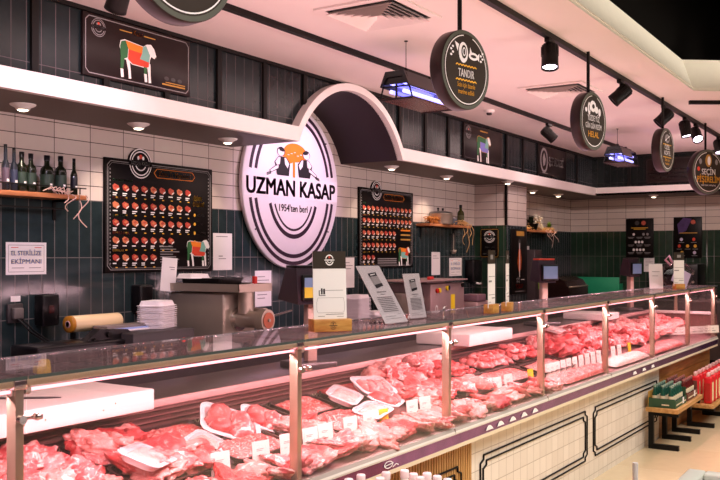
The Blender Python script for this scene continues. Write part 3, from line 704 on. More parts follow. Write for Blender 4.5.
for r_, (ys, xs) in enumerate(((.06,(-.09,.06,.12)),(-.06,(-.06,-.01,.04)),(-.18,(-.09,-.04,.01,.06)))):
    for x in xs: p.ell(x, ys, .02, .022, .0235, WINK if (x+ys) % .02 < .015 else GREYINK, 8)
    for x in (-.13,-.0,.12): p.rect(x-.05, ys-.05, x+.045, ys-.042, .0235, GREYINK); p.rect(x-.04, ys-.066, x+.03, ys-.06, .0235, GREYINK)
p.build('printed_menu', None, t)
t, p = dark_board(13.9, 2.975, 1.866, .41, .62, 'right of two dark info boards on the far wall, with violet haze', -PI/2, 'info_board', 'dark info boards on the far wall', BOARDBLK)
p.poly([(-.13,.05),(-.02,.1),(.06,.28),(-.06,.3),(-.15,.2)],.0233,mat('violet_haze','#4a2f66',.6,noise_amt=.3,noise_scale=14))
p.ell(.08,.23,.035,.035,.0235,MEATC[0],14); p.rect(-.12,.06,.14,.075,.0235,CARD)
for x, y, m in ((-.09,-.03,LAV),(.09,-.03,REDP),(-.12,-.13,REDP),(0,-.13,GOLD),(.11,-.13,GOLD),(-.08,-.23,GOLD),(.1,-.23,LAV)): p.ell(x,y,.024,.026,.0235,m,10); p.rect(x-.04,y-.05,x+.04,y-.043,.0235,GREYINK)
p.build('printed_menu', None, t)
t, p = dark_board(10.25, 4.585, 1.75, .24, .375, 'narrow black plaque with the round white logo on the pillar side', -PI/2, 'logo_plaque', None, BOARDBLK)
frame_line(p, .26, .37, .012, .0235, CARD, .004, .012); badge(p, 0, .08, .075, .0235, BOARDBLK, WINK)
p.text('KASAPTAN', 0, -.06, .022, .0235, WINK, .12, .02); p.text('ET', 0, -.1, .02, .0235, WINK, .03, .02); p.text('MANGALA LEZZET', 0, -.145, .02, .0235, WINK, .18, .02); p.build('lettering', None, t)
t, p = dark_board(10.63, 4.37, 1.515, .52, .83, 'tall black poster with an orange skewer motif on the pillar front', 0, 'wall_poster', None, BOARDBLK)
p.rect(-.1,.33,.16,.39,.0235,CARD); p.ell(.0,.22,.05,.07,.0235,DGREY,14)
p.poly([(-.03,.16),(.04,.16),(.07,.02),(.05,-.1),(-.02,-.13),(-.07,-.02)],.0235,mat('ember_print','#b4501c',.5,noise_amt=.3,noise_scale=30)); p.rect(-.005,-.2,.012,.24,.0236,WINK)
p.text('ŞİŞ', -.05, -.26, .05, .0235, WINK, .1, .03); p.rect(.04,-.235,.16,-.228,.0235,WINK); p.text('KEBAP', .0, -.34, .055, .0235, REDP, .24, .03); p.rect(-.14,-.385,.16,-.378,.0235,GREYINK); p.build('printed_art', None, t)

# ================================================================== shelves on the tiled wall
def bottle(x, y, z, h, r, m, label, lm, group='bottles on the wall shelf'):
    t = thing('oil_bottle', label, 'bottle', (x, y, z), (0,0,0), group)
    slim = r < .026
    prof = [(r*.9,0),(r,.008),(r,h*.58),(r*.9,h*.66),(r*.42,h*.74),(r*.38,h*.9)] if not slim else [(r*.9,0),(r,.008),(r,h*.55),(r*.75,h*.63),(r*.5,h*.68),(r*.45,h*.9)]
    MB().lathe([(0,0)]+prof+[(r*.36,h*.92),(0,h*.92)], 20, m).build('glass_body', None, t)
    MB().lathe([(r*.44,h*.86),(r*.46,h),(0,h)], 16, BLACKP).build('cap', None, t)
    MB().lathe([(r*1.01,h*.18),(r*1.012,h*.5)], 20, lm).build('bottle_label', None, t)
    q = MB(); q.box((-.008,-r*1.02-.001,h*.2),(.008,-r*1.02,h*.26), WINK); q.build('label_mark', None, t)
def raffia(pts_list, name, label, m, loc=(0,0,0)):
    q = MB()
    for pts in pts_list: q.tube(pts, .0035, 6, m)
    o = q.build(name, None, None, loc); tag(o, label, 'raffia')
def strand(x, y, z, L, seed, curl=.06):
    r = random.Random(seed); pts = []; a = r.uniform(0, 6)
    for i in range(11):
        k = i/10; pts.append((x + curl*math.sin(a+k*5)*(.3+k) , y - .02 + .02*math.sin(a*2+k*7), z - L*k + .02*math.sin(k*PI)))
    return pts
def wall_shelf(x0, x1, z, label, rail):
    t = thing('wall_shelf', label, 'shelf', ((x0+x1)/2, 4.71, z))
    L = (x1-x0)/2
    MB().box((-L,-.09,-.03),(L,.089,0), RAW, .003).build('shelf_plank', None, t)
    for x in (-L*.8, L*.8):
        q = MB(); q.box((x-.012,-.08,-.045),(x+.012,.089,-.03), BLACK); q.box((x-.012,.08,-.16),(x+.012,.089,-.045), BLACK); q.build('bracket', None, t)
    if rail:
        q = MB(); q.cyl((-L,-.083,.045),(L,-.083,.045),.004,seg=8,m=BLACK)
        for x in (-L+.05, 0, L-.05): q.cyl((x,-.083,0),(x,-.083,.045),.004,seg=8,m=BLACK)
        q.build('guard_rail', None, t)
        q = MB(); q.box((-L+.02,-.08,-.10),(L-.17,-.06,-.09), BLACK); q.build('under_strip', None, t)  # thin black strip set below the plank
wall_shelf(2.7, 3.91, 1.99, 'wooden wall shelf with a thin black guard rail, holding seven dark bottles', True)
for i, (x, h, r, m, lm, lab) in enumerate([
    (3.361,.285,.023,BOTTLEB,mat('label_mauve','#5a4a58',.5),'tall slim bottle with a mauve label at the picture edge of the wall shelf'),
    (3.42,.27,.023,BOTTLEB,mat('label_blue','#2c3148',.5),'tall slim bluish bottle, second from the picture edge on the wall shelf'),
    (3.475,.25,.034,BOTTLE,LABELG,'round-shouldered dark oil bottle beside the slim bluish bottle'),
    (3.542,.245,.034,BOTTLE,LABELG,'round-shouldered dark oil bottle in the middle of the wall shelf, before the gap'),
    (3.662,.245,.042,BOTTLE,LABELG,'stoutest dark oil bottle on the wall shelf, standing after the gap'),
    (3.768,.25,.038,BOTTLE,LABELG,'dark oil bottle with a pale raffia tangle at its foot'),
    (3.875,.245,.023,BOTTLE,mat('label_night','#1a1622',.4),'slim black bottle alone at the end of the wall shelf')]):
    bottle(x, 4.705, 1.99, h, r, m, lab, lm)
raffia([[(3.56+.04*i,4.612,2.0+.012*(i%2)),(3.62+.03*i,4.60,2.03),(3.66+.02*i,4.602,1.985),(3.62+.04*i,4.60,2.01),(3.72,4.602,2.0)] for i in range(5)] +
       [strand(3.72+.05*i,4.61,1.99,.06+.05*i,i,.04) for i in range(4)], 'raffia_tangle', 'pale raffia strands tangled on and hanging off the bottle shelf', STRAWP)
wall_shelf(8.70, 9.76, 1.955, 'wooden wall shelf holding a steel pot and one bottle above the dark tiles', False)
t = thing('cooking_pot', 'steel cooking pot with lid and black knobs on the wall shelf', 'pot', (9.11, 4.7, 1.955))
MB().lathe([(0,0),(.135,0),(.14,.01),(.14,.12),(.145,.125),(.135,.125),(.132,.02),(0,.02)], 28, STEEL).build('pot_body', None, t)
MB().lathe([(.146,.125),(.12,.145),(.03,.155),(0,.155)], 28, STEEL_D).build('lid', None, t)
for x in (-.06,.06): MB().lathe([(.008,.15),(.008,.17),(.015,.175),(.012,.19),(0,.19)], 12, BLACKP, Matrix.Translation((x,0,0))).build('knob', None, t)
bottle(9.62, 4.69, 1.955, .25, .042, mat('olive_glass','#3a3a14',.12), 'olive green bottle beside the steel pot on the wall shelf', mat('label_olive','#4c4a22',.5), 'pot shelf things')
t = thing('glass_jar', 'small grey glass jar between the steel pot and the olive bottle', 'jar', (9.42, 4.69, 1.955))
MB().lathe([(0,0),(.045,0),(.05,.008),(.05,.065),(.042,.075),(0,.075)], 18, mat('jar_glass','#5c6068',.15)).build('jar_body', None, t)
MB().lathe([(.044,.075),(.044,.09),(0,.09)], 18, STEEL_D).build('lid', None, t)
def straw_heap(x0, x1, z, n, seed, zmax, name, label, m):
    r = random.Random(seed); q = MB()
    for i in range(n):
        x = r.uniform(x0, x1); y = r.uniform(4.63, 4.76); a = r.uniform(-1, 1)
        L = r.uniform(.05,.13); zz = z + r.uniform(.004, zmax)
        q.tube([(max(x0-.05,x-L*math.cos(a)),y,zz),(x,y+.02*math.sin(a),zz+r.uniform(.005,.03)),(x+L*math.cos(a),y-.01,max(z+.004, zz-.01))], .004, 5, m)
    o = q.build(name); tag(o, label, 'straw', None, 'stuff')
straw_heap(8.82, 9.05, 1.955, 60, 3, .07, 'straw_nest', 'orange straw nest at the left end of the pot shelf', mat('straw_orange','#b9702c',.7,noise_amt=.2))
straw_heap(9.42, 9.68, 1.955, 40, 4, .04, 'straw_nest', 'golden straw nest around the olive bottle on the pot shelf', STRAW)
raffia([strand(9.5+.06*i,4.612,1.97,.16+.09*(i%3),20+i,.05) for i in range(5)], 'raffia_strands', 'golden raffia strands hanging from the pot shelf', STRAW)
wall_shelf(11.56, 12.76, 1.955, 'wooden wall shelf with pots and straw beyond the tiled pillar', False)
def leafy(name, x, z, r, h, n, leafm, potm, label, seed):
    t = thing(name, label, 'plant', (x, 4.69, z)); q = random.Random(seed)
    MB().lathe([(0,0),(r*.6,0),(r*.8,h*.45),(r*.84,h*.45),(r*.7,h*.44),(0,h*.42)], 18, potm).build('pot', None, t)
    b = MB()
    for i in range(n):
        a = q.uniform(0, 2*PI); e = q.uniform(.2, 1.3); L = q.uniform(.5, 1)*r*1.2
        d = Vector((math.cos(a)*math.cos(e), math.sin(a)*math.cos(e)*.6, math.sin(e)))
        p0 = Vector((0,0,h*.44)); p1 = p0 + d*L; s = Vector((-math.sin(a), math.cos(a)*.6, .2)) * .018
        b.add([p0, (p0+p1)/2+s, p1, (p0+p1)/2-s], [(0,1,2,3)], leafm)
    b.build('leaves', None, t)
leafy('potted_plant', 11.9, 1.955, .13, .2, 90, DARKLEAF, BLACKP, 'dark bushy plant in a black pot at the pillar end of the far shelf', 5)
leafy('potted_plant', 12.62, 1.955, .09, .12, 60, GREENLEAF, mat('pot_cream','#d9c79a',.6), 'bright green plant at the far end of the shelf beyond the pillar', 6)
t = thing('cotton_vase', 'cream vase of pale cotton stems in the middle of the far shelf', 'vase', (12.2, 4.69, 1.955))
MB().lathe([(0,0),(.05,0),(.07,.05),(.045,.09),(.05,.1),(.04,.1),(0,.08)], 18, mat('vase_cream','#e2cfa8',.5)).build('vase_body', None, t)
q = MB(); r_ = random.Random(2)
for i in range(9):
    x, y, zz = r_.uniform(-.13,.13), r_.uniform(-.05,.05), r_.uniform(.13,.21); q.tube([(0,0,.06),(x*.5,y*.5,.12),(x,y,zz)], .003, 5, STRAW); q.lathe([(0,-.02),(.02,-.01),(.022,.008),(0,.022)], 10, mat('cotton','#efe0c8',.8), Matrix.Translation((x,y,zz)))
q.build('cotton_stem', None, t)
straw_heap(11.68, 12.7, 1.955, 90, 9, .04, 'straw_nest', 'golden straw spread along the far shelf', STRAW)
raffia([strand(12.3+.09*i,4.612,1.97,.1+.08*(i%3),40+i,.06) for i in range(5)], 'raffia_strands', 'pale raffia strands hanging from the far shelf', STRAWP)

# ================================================================== things fixed to the wall
def paper(x, z, w, h, label, y=WALLY-.0005, tilt=0, lines=6, rz=0, m=PAPER, ink=GREYINK, draw=None):
    t = thing('paper_notice', label, 'notice', (x, y, z), (PI/2, tilt, rz), 'paper notices taped to the wall')
    MB().box((-w/2,-h/2,.0),(w/2,h/2,.0016), m).build('sheet', None, t)
    p = MB()
    if draw: draw(p)
    else:
        for k in range(lines): p.rect(-w*.36, h*.32-k*h*.1, w*(.1+.25*((k*5) % 3)/2), h*.32-k*h*.1+h*.022, .0022, ink)
    p.build('print', None, t)
def blue_notice(w, h, a, b_):
    def d(p):
        frame_line(p, w, h, .018, .0022, GREYINK, .003, .0)
        p.text(a, 0, h*.1, h*.14, .0024, BLUEINK, w*.74, .03); p.text(b_, 0, -h*.16, h*.14, .0024, BLUEINK, w*.74, .03)
        p.rect(-w*.38,h*.33,-w*.2,h*.35,.0022,REDP); p.rect(w*.2,h*.33,w*.38,h*.35,.0022,REDP); p.rect(-w*.36,-h*.3,-w*.06,-h*.28,.0022,GREYINK); p.rect(w*.06,-h*.3,w*.36,-h*.28,.0022,GREYINK)
    return d
paper(3.58, 1.578, .3, .205, 'framed white notice with two lines of blue lettering on the green tiles under the bottles', draw=blue_notice(.3,.205,'EL STERİLİZE','EKİPMANI'))
def qrless(p):
    p.rect(-.08,.12,.06,.126,.0022,GREYINK); p.rect(-.05,-.04,.0,-.032,.0022,GREYINK); p.rect(-.05,-.06,.04,-.054,.0022,GREYINK)
paper(5.445, 1.627, .23, .3, 'white sheet taped to the tiles between the meat menu board and the round sign', draw=qrless)
paper(5.97, 1.31, .225, .31, 'white sheet taped low beneath the round shop sign', lines=7)
paper(7.31, 1.425, .22, .3, 'white sheet on the tiles under the second menu board, above the foam tray stack', lines=3)
paper(9.18, 1.50, .215, .27, 'plain white sheet taped under the pot shelf, beside the blue notice', lines=2)
paper(9.70, 1.455, .34, .22, 'white notice with two lines of blue lettering under the pot shelf', draw=blue_notice(.34,.22,'EL STERİLİZE','EKİPMANI'))
paper(13.9-.0005, 1.45, .16, .22, 'pale printed notice low on the far wall under the left info board', y=3.55, rz=-PI/2, lines=5)
paper(12.02, 1.52, .16, .42, 'narrow white sheet on the green tiles beyond the pillar', lines=2)

t = thing('power_socket', 'grey power socket with plug and two black cables on the green tiles', 'socket', (3.485, WALLY, 1.235))
MB().box((-.055,-.025,-.06),(.055,-.0005,.06), DGREY, .006).build('socket_box', None, t)
MB().box((-.035,-.06,-.035),(.035,-.025,.035), mat('plug_grey','#6b6461',.5), .008).build('plug', None, t)
for k, (dx, L) in enumerate(((.0,.5),(.03,.62))):
    MB().tube([(dx,-.05,-.035),(dx+.08,-.06,-.12),(dx+.2,-.07,-.2),(dx+.34,-.12,-.25),(L,-.2,-.27)], .006, 8, BLACKP).build('cable', None, t)
o = MB().box((-.035,-.002,-.018),(.035,0,.018), PAPER).build('socket_sticker', None, None, (3.5, WALLY-.0005, 1.325)); tag(o, 'tiny white sticker above the power socket', 'sticker')
t = thing('towel_dispenser', 'glossy black paper towel dispenser on the tiles right of the power socket', 'dispenser', (3.70, WALLY, 1.245))
MB().box((-.065,-.09,-.1),(.065,-.0005,.1), BLACKP, .012).build('case', None, t); MB().box((-.02,-.095,-.02),(.02,-.09,.03), WINE, .002).build('window', None, t)
t = thing('soap_dispenser', 'black soap dispenser on the tiles behind the foam tray stack', 'dispenser', (4.52, WALLY, 1.285))
MB().box((-.065,-.1,-.1),(.065,-.0005,.1), BLACKP, .014).build('case', None, t); MB().box((-.02,-.09,-.14),(.02,-.04,-.1), PAPER, .004).build('nozzle', None, t)
t = thing('towel_dispenser', 'black wall dispenser between the blue notice and the tiled pillar', 'dispenser', (10.09, WALLY, 1.40))
MB().box((-.13,-.12,-.14),(.13,-.0005,.14), BLACKP, .015).build('case', None, t); q = MB(); q.tube([(-.05,-.12,-.15),(.0,-.14,-.16),(.06,-.13,-.155)], .012, 8, PAPER); q.build('towel_end', None, t)
t = thing('hanging_ladle', 'long steel ladle hanging on the dark tiles under the pot shelf', 'ladle', (9.587, WALLY-.03, 1.86))
q = MB(); q.box((-.014,-.004,-.2),(.014,.0,0), STEEL, .002); q.build('handle', None, t)
MB().lathe([(0,-.25),(.03,-.24),(.042,-.2),(.038,-.2),(.026,-.235),(0,-.244)], 18, STEEL).build('bowl', None, t)
q = MB(); q.cyl((0,-.006,-.01),(0,.0295,-.01),.005,seg=8,m=BLACK); q.build('hook', None, t)

# ================================================================== worktops behind the counter
WT = .95
def worktop(x0, x1, y0, y1, label, rz=0):
    t = thing('steel_worktop', label, 'worktop', (0,0,0))
    MB().box((x0,y0,WT-.04),(x1,y1,WT), STEEL_D, .004).build('top', None, t)
    MB().box((x0+.03,y0+.05,.1),(x1-.03,y1-.02,WT-.04), STEEL_D).build('base_cabinet', None, t)
    MB().box((x0+.06,y0+.08,0),(x1-.06,y1-.06,.1), BLACK).build('plinth', None, t)
worktop(2.4, 10.05, 3.78, 4.79, 'long steel worktop along the tiled wall behind the counter')
worktop(10.98, 13.22, 4.1, 4.79, 'steel worktop in the corner beyond the tiled pillar')
worktop(13.25, 13.89, 2.2, 4.79, 'steel worktop along the far tiled wall')

# film wrapping station
t = thing('film_wrapper', 'black and grey film wrapping machine on the worktop under the green tiles', 'wrapping machine', (3.66, 4.1, WT+.055))
q = MB()
for x in (.04,.47):
    for y in (-.14,.12): q.cyl((x,y,-.054),(x,y,0),.02,seg=12,m=BLACKP)
for x in (-.58,-.1):
    for y in (-.09,.09): q.cyl((x,y,-.054),(x,y,0),.02,seg=12,m=BLACKP)
q.build('feet', None, t)
MB().box((.0,-.18,.0),(.52,.16,.13), DGREY, .008).build('heat_plate_body', None, t)
q = MB(); q.box((-.02,.02,.13),(.5,.15,.165), mat('wrapper_grey','#7a706c',.4), .004); q.build('film_table', None, t)
q = MB(); q.box((0,.0,.131),(.5,.02,.15), mat('film_blue','#8fa6dc',.3)); q.box((0,-.012,.131),(.5,.0,.14), FOAM); q.build('film_edge', None, t)
q = MB(); q.cyl((.42,-.185,.06),(.42,-.175,.06),.014,seg=12,m=mat('lamp_red','#ff2a12',.4,0,'#ff2a12',2.0)); q.build('indicator_light', None, t)
q = MB(); q.prism([(-.30,.0),(.1,.0),(.16,.07),(.05,.15),(-.16,.165),(-.26,.1)], .02, .08, BLACKP, Matrix.Rotation(PI/2,4,'X')); q.build('side_arm', None, t)
q = MB(); q.box((-.62,-.12,.0),(.0,.12,.1), BLACKP, .015); q.build('feed_base', None, t)
for x, z in ((-.2,.1),(-.1,.13),(.02,.05),(.1,.07)): q = MB(); q.cyl((x,-.095,z),(x,-.015,z),.016,seg=12,m=BLACK); q.build('roller', None, t)
MB().box((.0,-.2,.0),(.06,-.18,.02), YELLOW).build('warning_sticker', None, t)
t = thing('film_roll', 'cream roll of wrapping film lying on the wrapping machine', 'film roll', (3.50, 4.30, WT+.235), (0, PI/2, 0))
MB().lathe([(.022,0),(.047,0),(.05,.01),(.05,.38),(.046,.39),(.022,.39),(.022,0)], 28, FILM).build('film', None, t)
MB().lathe([(.023,-.003),(.049,-.003),(.051,.012),(.0505,.02)], 28, mat('roll_amber','#b57a20',.4)).build('end_ring', None, t)
MB().lathe([(.016,-.006),(.022,-.006),(.022,.396),(.016,.396),(.016,-.006)], 18, mat('roll_core','#c9a2a0',.6)).build('core', None, t)
q = MB(); 
for x in (3.54, 3.85): q.box((x-.01,4.29,WT),(x+.01,4.32,WT+.186), BLACK)
q.box((3.54,4.295,WT),(3.85,4.315,WT+.015), BLACK); o = q.build('roll_cradle'); tag(o, 'black cradle holding the cream film roll', 'stand')
t = thing('yellow_clamp', 'yellow plastic clamp on the worktop at the picture edge', 'clamp', (3.02, 3.9, WT+.0), (0,0,0))
MB().lathe([(0,0),(.03,0),(.036,.03),(.03,.09),(.02,.1),(0,.1)], 14, YELLOW).build('clamp_body', None, t); MB().box((-.06,-.02,.03),(.0,.02,.07), YELLOW, .006).build('lever', None, t)

# rounded-rectangle dishes
def rr(w, d, r, z, n=5):
    out = []
    for cx, cy, a0 in ((w/2-r,d/2-r,0),(-w/2+r,d/2-r,PI/2),(-w/2+r,-d/2+r,PI),(w/2-r,-d/2+r,1.5*PI)):
        for i in range(n+1): a = a0 + PI/2*i/n; out.append((cx+r*math.cos(a), cy+r*math.sin(a), z))
    return out
def dish(b, w, d, h, flare, th, m, M=None, rim=.012):
    L = [rr(w-2*flare,d-2*flare,.03,0), rr(w-2*rim,d-2*rim,.03,h-.004), rr(w,d,.035,h-.003), rr(w,d,.035,h), rr(w-2*rim-2*th,d-2*rim-2*th,.03,h), rr(w-2*flare-2*th,d-2*flare-2*th,.025,th)]
    n = len(L[0]); vs = [v for l in L for v in l]; fs = []
    for k in range(len(L)-1):
        for i in range(n): j = (i+1) % n; fs.append((k*n+i, k*n+j, (k+1)*n+j, (k+1)*n+i))
    b.add(vs, fs, m, False, M); b.add(L[0], [list(range(n))[::-1]], m, False, M); b.add(L[-1], [list(range(n))], m, False, M)
    return b
foam_me = dish(MB(), .24, .19, .032, .022, .004, FOAM)
def foam_stack(x, y, z, n, rz, where, group, step=.0125, first=None):
    o0 = first
    for k in range(n):
        lab = 'empty white foam tray ' + where
        if o0 is None: o0 = foam_me.build('foam_tray'); o = o0
        else: o = o0.copy(); COL.objects.link(o)
        tag(o, lab, 'foam tray', group)
        o.location = (x + .002*math.sin(k*2.1), y + .002*math.cos(k*1.7), z + .033 + k*step); o.rotation_euler = (PI,0,rz + .02*math.sin(k*1.3))
    return o0
F0 = foam_stack(4.06, 4.13, WT, 27, R(20), 'in the tall stack between wrapping machine and mincer', 'foam trays stacked beside the mincer')
for k, (x, y, z, rz) in enumerate(((6.62,4.25,WT,R(8)),)):
    foam_stack(x, y, z, 22, rz, 'in the stack below the white sheet, behind the tall placard', 'foam trays stacked behind the placard', .0125, F0)
foam_stack(6.95, 4.25, WT, 9, R(-6), 'in the lower pile behind the tilted acrylic leaflet', 'foam trays in the lower pile', .0125, F0)

# meat mincer
t = thing('meat_mincer', 'large steel meat mincer with a tray on top and its head facing the aisle', 'mincer', (4.62, 4.06, WT))
MB().box((.0,.0,.03),(.34,.52,.385), STEEL, .018).build('motor_housing', None, t)
for x in (.04,.3):
    for y in (.05,.46): MB().lathe([(.02,0),(.024,.03),(0,.03)], 12, BLACKP, Matrix.Translation((x,y,0))).build('foot', None, t)
q = MB()
a0, a1, c0, c1 = -.03, .33, -.16, .5
q.box((a0,c0,.395),(a1,c1,.40), STEEL)
for lo, hi in (((a0,c0,.40),(a1,c0+.006,.45)),((a0,c1-.006,.40),(a1,c1,.45)),((a0,c0,.40),(a0+.006,c1,.45)),((a1-.006,c0,.40),(a1,c1,.45))): q.box(lo, hi, STEEL)
q.build('feed_tray', None, t)
MB().lathe([(.055,.24),(.055,.395)], 20, STEEL, Matrix.Translation((.15,-.07,0))).build('feed_neck', None, t)
q = MB(); q.cyl((.15,.01,.2),(.15,-.2,.2),.058,seg=24,m=STEEL); q.cyl((.15,-.2,.2),(.15,-.27,.2),.075,seg=24,m=STEEL); q.cyl((.15,.0,.2),(.15,-.02,.2),.085,seg=24,m=CHROME); q.build('mincing_head', None, t)
q = MB(); q.cyl((.15,-.27,.2),(.15,-.276,.2),.055,seg=24,m=mat('copper_plate','#b5654c',.4,.5)); q.cyl((.15,-.27,.2),(.15,-.285,.2),.012,seg=10,m=STEEL)
q.build('mincing_plate', None, t)
q = MB(); q.cyl((.28,.0,.23),(.28,-.14,.23),.045,seg=20,m=STEEL); q.build('spare_cylinder', None, t)
q = MB(); q.cyl((-.002,.34,.07),(-.03,.34,.07),.008,seg=8,m=BLACK); q.lathe([(0,-.012),(.014,0),(0,.012)], 10, STEEL, Matrix.Translation((-.035,.34,.07))); q.build('side_latch', None, t)
q = MB(); q.cyl((.36,-.1,.2),(.9,.1,.215),.01,seg=10,m=CHROME); q.cyl((.34,.1,.2),(.36,-.1,.2),.01,seg=10,m=CHROME); q.build('crank_rod', None, t)
o = F0.copy(); COL.objects.link(o); tag(o, 'upturned white foam tray left on the mincer tray', 'foam tray', None); o.location = (4.70, 4.42, WT+.515); o.rotation_euler = (PI, 0, R(75))
del o['group']
t = thing('black_crate', 'low black plastic crate lying on top of the mincer tray', 'crate', (4.80, 4.33, WT+.401), (0,0,R(88)))
bq = MB(); dish(bq, .42, .27, .085, .02, .005, BLACKP); bq.build('crate_body', None, t)
t = thing('red_scraper', 'small red scraper standing in the mincer tray', 'scraper', (4.82, 3.95, WT+.401))
MB().box((-.015,-.012,.0),(.015,.012,.1), RED, .004).build('handle', None, t); MB().box((-.05,-.008,-.0),(-.016,.008,.05), FOAM, .003).build('blade', None, t)
t = thing('hanging_note', 'creased white note leaning at the back corner of the mincer tray', 'note', (4.585, 4.55, 1.46), (R(88), R(5), R(-30)))
MB().box((-.055,-.12,0),(.055,.12,.002), PAPER).build('sheet', None, t); p = MB(); p.rect(.0,.05,.04,.056,.0026,GREYINK); p.rect(.01,.035,.04,.04,.0026,GREYINK); p.build('print', None, t)
t = thing('foil_pack', 'crumpled clear film pack on the worktop at the mincer foot', 'film pack', (4.42, 3.9, WT))
M_CL = mat('clear_wrap','#d9cfcc',.15,0,noise_amt=.1)
b = bmesh.new(); bmesh.ops.create_icosphere(b, subdivisions=3, radius=1)
for v in b.verts: k = 1 + .25*noise.noise(v.co*3); v.co = Vector((v.co.x*.16*k, v.co.y*.1*k, (v.co.z*.04*k)+.035 if v.co.z > -.6 else .002))
q = MB(); q.bm(b, M_CL, True); q.build('crumpled_film', None, t)

# second mincer with control panel
t = thing('bone_saw_base', 'steel meat machine with red and yellow buttons under the second menu board', 'meat machine', (7.78, 4.12, WT))
SP = mat('steel_satin', '#b79a98', .45, .5, noise_amt=.05)
MB().box((0,0,.02),(.76,.5,.36), SP, .012).build('machine_body', None, t)
MB().box((-.42,-.05,.385),(.74,.48,.40), SP, .004).build('top_tray', None, t)
q = MB(); q.box((.1,.1,.36),(.5,.4,.385), SP); q.build('tray_support', None, t)
for x, z, m in ((.12,.29,RED),(.17,.292,YELLOW),(.34,.31,YELLOW),(.37,.312,mat('button_navy','#23284e',.4)),(.7,.33,BLACKP)):
    q = MB(); q.cyl((x,.001,z),(x,-.018,z),.024,seg=14,m=m); q.build('button', None, t)
q = MB(); q.arc(0,0,.018,.03,.03,.045,0,2*PI,0,PAPER,20); o = q.build('round_logo', None, t, (.12,-.001,.1), (PI/2,0,0))
MB().box((.44,-.002,.05),(.53,.001,.24), YELLOW).build('warning_sticker', None, t)
q = MB(); q.cyl((-.34,.12,.2),(.0,.12,.2),.05,seg=20,m=STEEL); q.build('drive_neck', None, t)
q = MB(); q.cyl((-.36,.02,.2),(-.36,-.03,.2),.075,seg=24,m=CHROME); q.cyl((-.36,-.03,.2),(-.36,-.04,.2),.055,seg=24,m=RED); q.box((-.42,.02,.0),(-.3,.2,.28),STEEL,.01); q.build('cutting_head', None, t)
t = thing('red_cutter', 'small red handled tool lying on the tray of the buttoned machine', 'tool', (7.92, 4.2, WT+.401), (0,0,R(10)))
MB().box((-.06,-.018,0),(.06,.018,.03), RED, .006).build('handle', None, t); MB().box((.06,-.01,.004),(.12,.01,.012), STEEL).build('blade', None, t)
t = thing('label_printer', 'grey label printer beside the buttoned meat machine', 'printer', (8.95, 4.2, WT))
MB().box((-.2,-.13,0),(.2,.2,.14), SP, .01).build('printer_body', None, t); MB().box((-.2,-.14,.141),(.02,.06,.22), mat('mauve_plastic','#7a5d66',.4), .01).build('cover', None, t); MB().box((-.1,-.135,.06),(-.02,-.13,.1), BLACKP).build('display', None, t)
MB().box((.16,-.134,.02),(.19,-.13,.05), RED).build('button', None, t)

# things in the corner beyond the pillar
t = thing('tall_cabinet', 'tall dark grey cabinet with a green sticker just beyond the pillar', 'cabinet', (11.12, 4.5, WT))
MB().box((-.13,-.22,0),(.13,.2,.72), mat('cabinet_grey','#3f3536',.4), .008).build('cabinet_body', None, t); MB().box((-.12,-.228,.02),(.12,-.22,.66), mat('cabinet_door','#332b2d',.35), .002).build('door', None, t)
MB().box((-.03,-.232,.2),(.03,-.229,.36), mat('sticker_lime','#7ea636',.5)).build('sticker', None, t); MB().box((.0,-.232,.45),(.03,-.229,.6), GOLD).build('sticker', None, t)
t = thing('rotisserie_oven', 'dark rounded rotisserie oven with a glass front on the corner worktop', 'oven', (12.35, 4.3, WT))
q = MB(); q.prism([(-.16,0),(.2,0),(.2,.34),(.05,.34),(-.08,.29),(-.15,.18)], -.42, .42, mat('oven_brown','#2c1c1a',.2,.3), Matrix.Rotation(PI/2,4,'Z') @ Matrix.Rotation(PI/2,4,'X')); q.build('oven_body', None, t)
q = MB(); q.tube([(-.4,-.155,.2),(0,-.165,.2),(.4,-.155,.2)], .01, 8, STEEL); q.build('handle', None, t)
MB().box((-.43,-.17,0),(.43,-.15,.03), STEEL).build('drip_edge', None, t)
t = thing('green_crate', 'flat green plastic crate standing against the far tiled wall', 'crate', (13.62, 4.3, WT+.005), (0,0,0))
MB().box((-.05,-.38,0),(-.03,.38,.3), GREENCR, .004).build('panel', None, t); MB().box((-.03,-.38,0),(.2,.38,.02), GREENCR, .004).build('base', None, t)
for y in (-.37,.36): MB().box((-.03,y,.02),(.2,y+.015,.2), GREENCR, .003).build('side', None, t)
t = thing('serving_tray', 'shallow yellow-edged serving tray in front of the green crate', 'tray', (12.72, 4.25, WT+.0))
bq = MB(); dish(bq, .3, .24, .03, .02, .004, mat('tray_straw','#c7a24a',.4)); bq.build('tray_body', None, t)
t = thing('countertop_oven', 'black countertop oven with a bright shelf strip under the far info boards', 'oven', (13.6, 3.05, WT), (0,0,-PI/2))
MB().box((-.34,-.28,.02),(.34,.25,.52), BLACKP, .015).build('oven_case', None, t); MB().box((-.3,-.285,.06),(.2,-.28,.46), mat('oven_glass','#171012',.08)).build('door', None, t)
MB().box((-.26,-.29,.13),(.16,-.286,.155), mat('warm_strip','#d8b98c',.4)).build('shelf_strip', None, t)
for z in (.14,.26,.38): q = MB(); q.cyl((.27,-.28,z),(.27,-.3,z),.02,seg=12,m=STEEL); q.build('knob', None, t)
for x in (-.28,.28): MB().lathe([(.02,0),(.02,.021),(0,.021)], 10, BLACKP, Matrix.Translation((x,0,0))).build('foot', None, t)

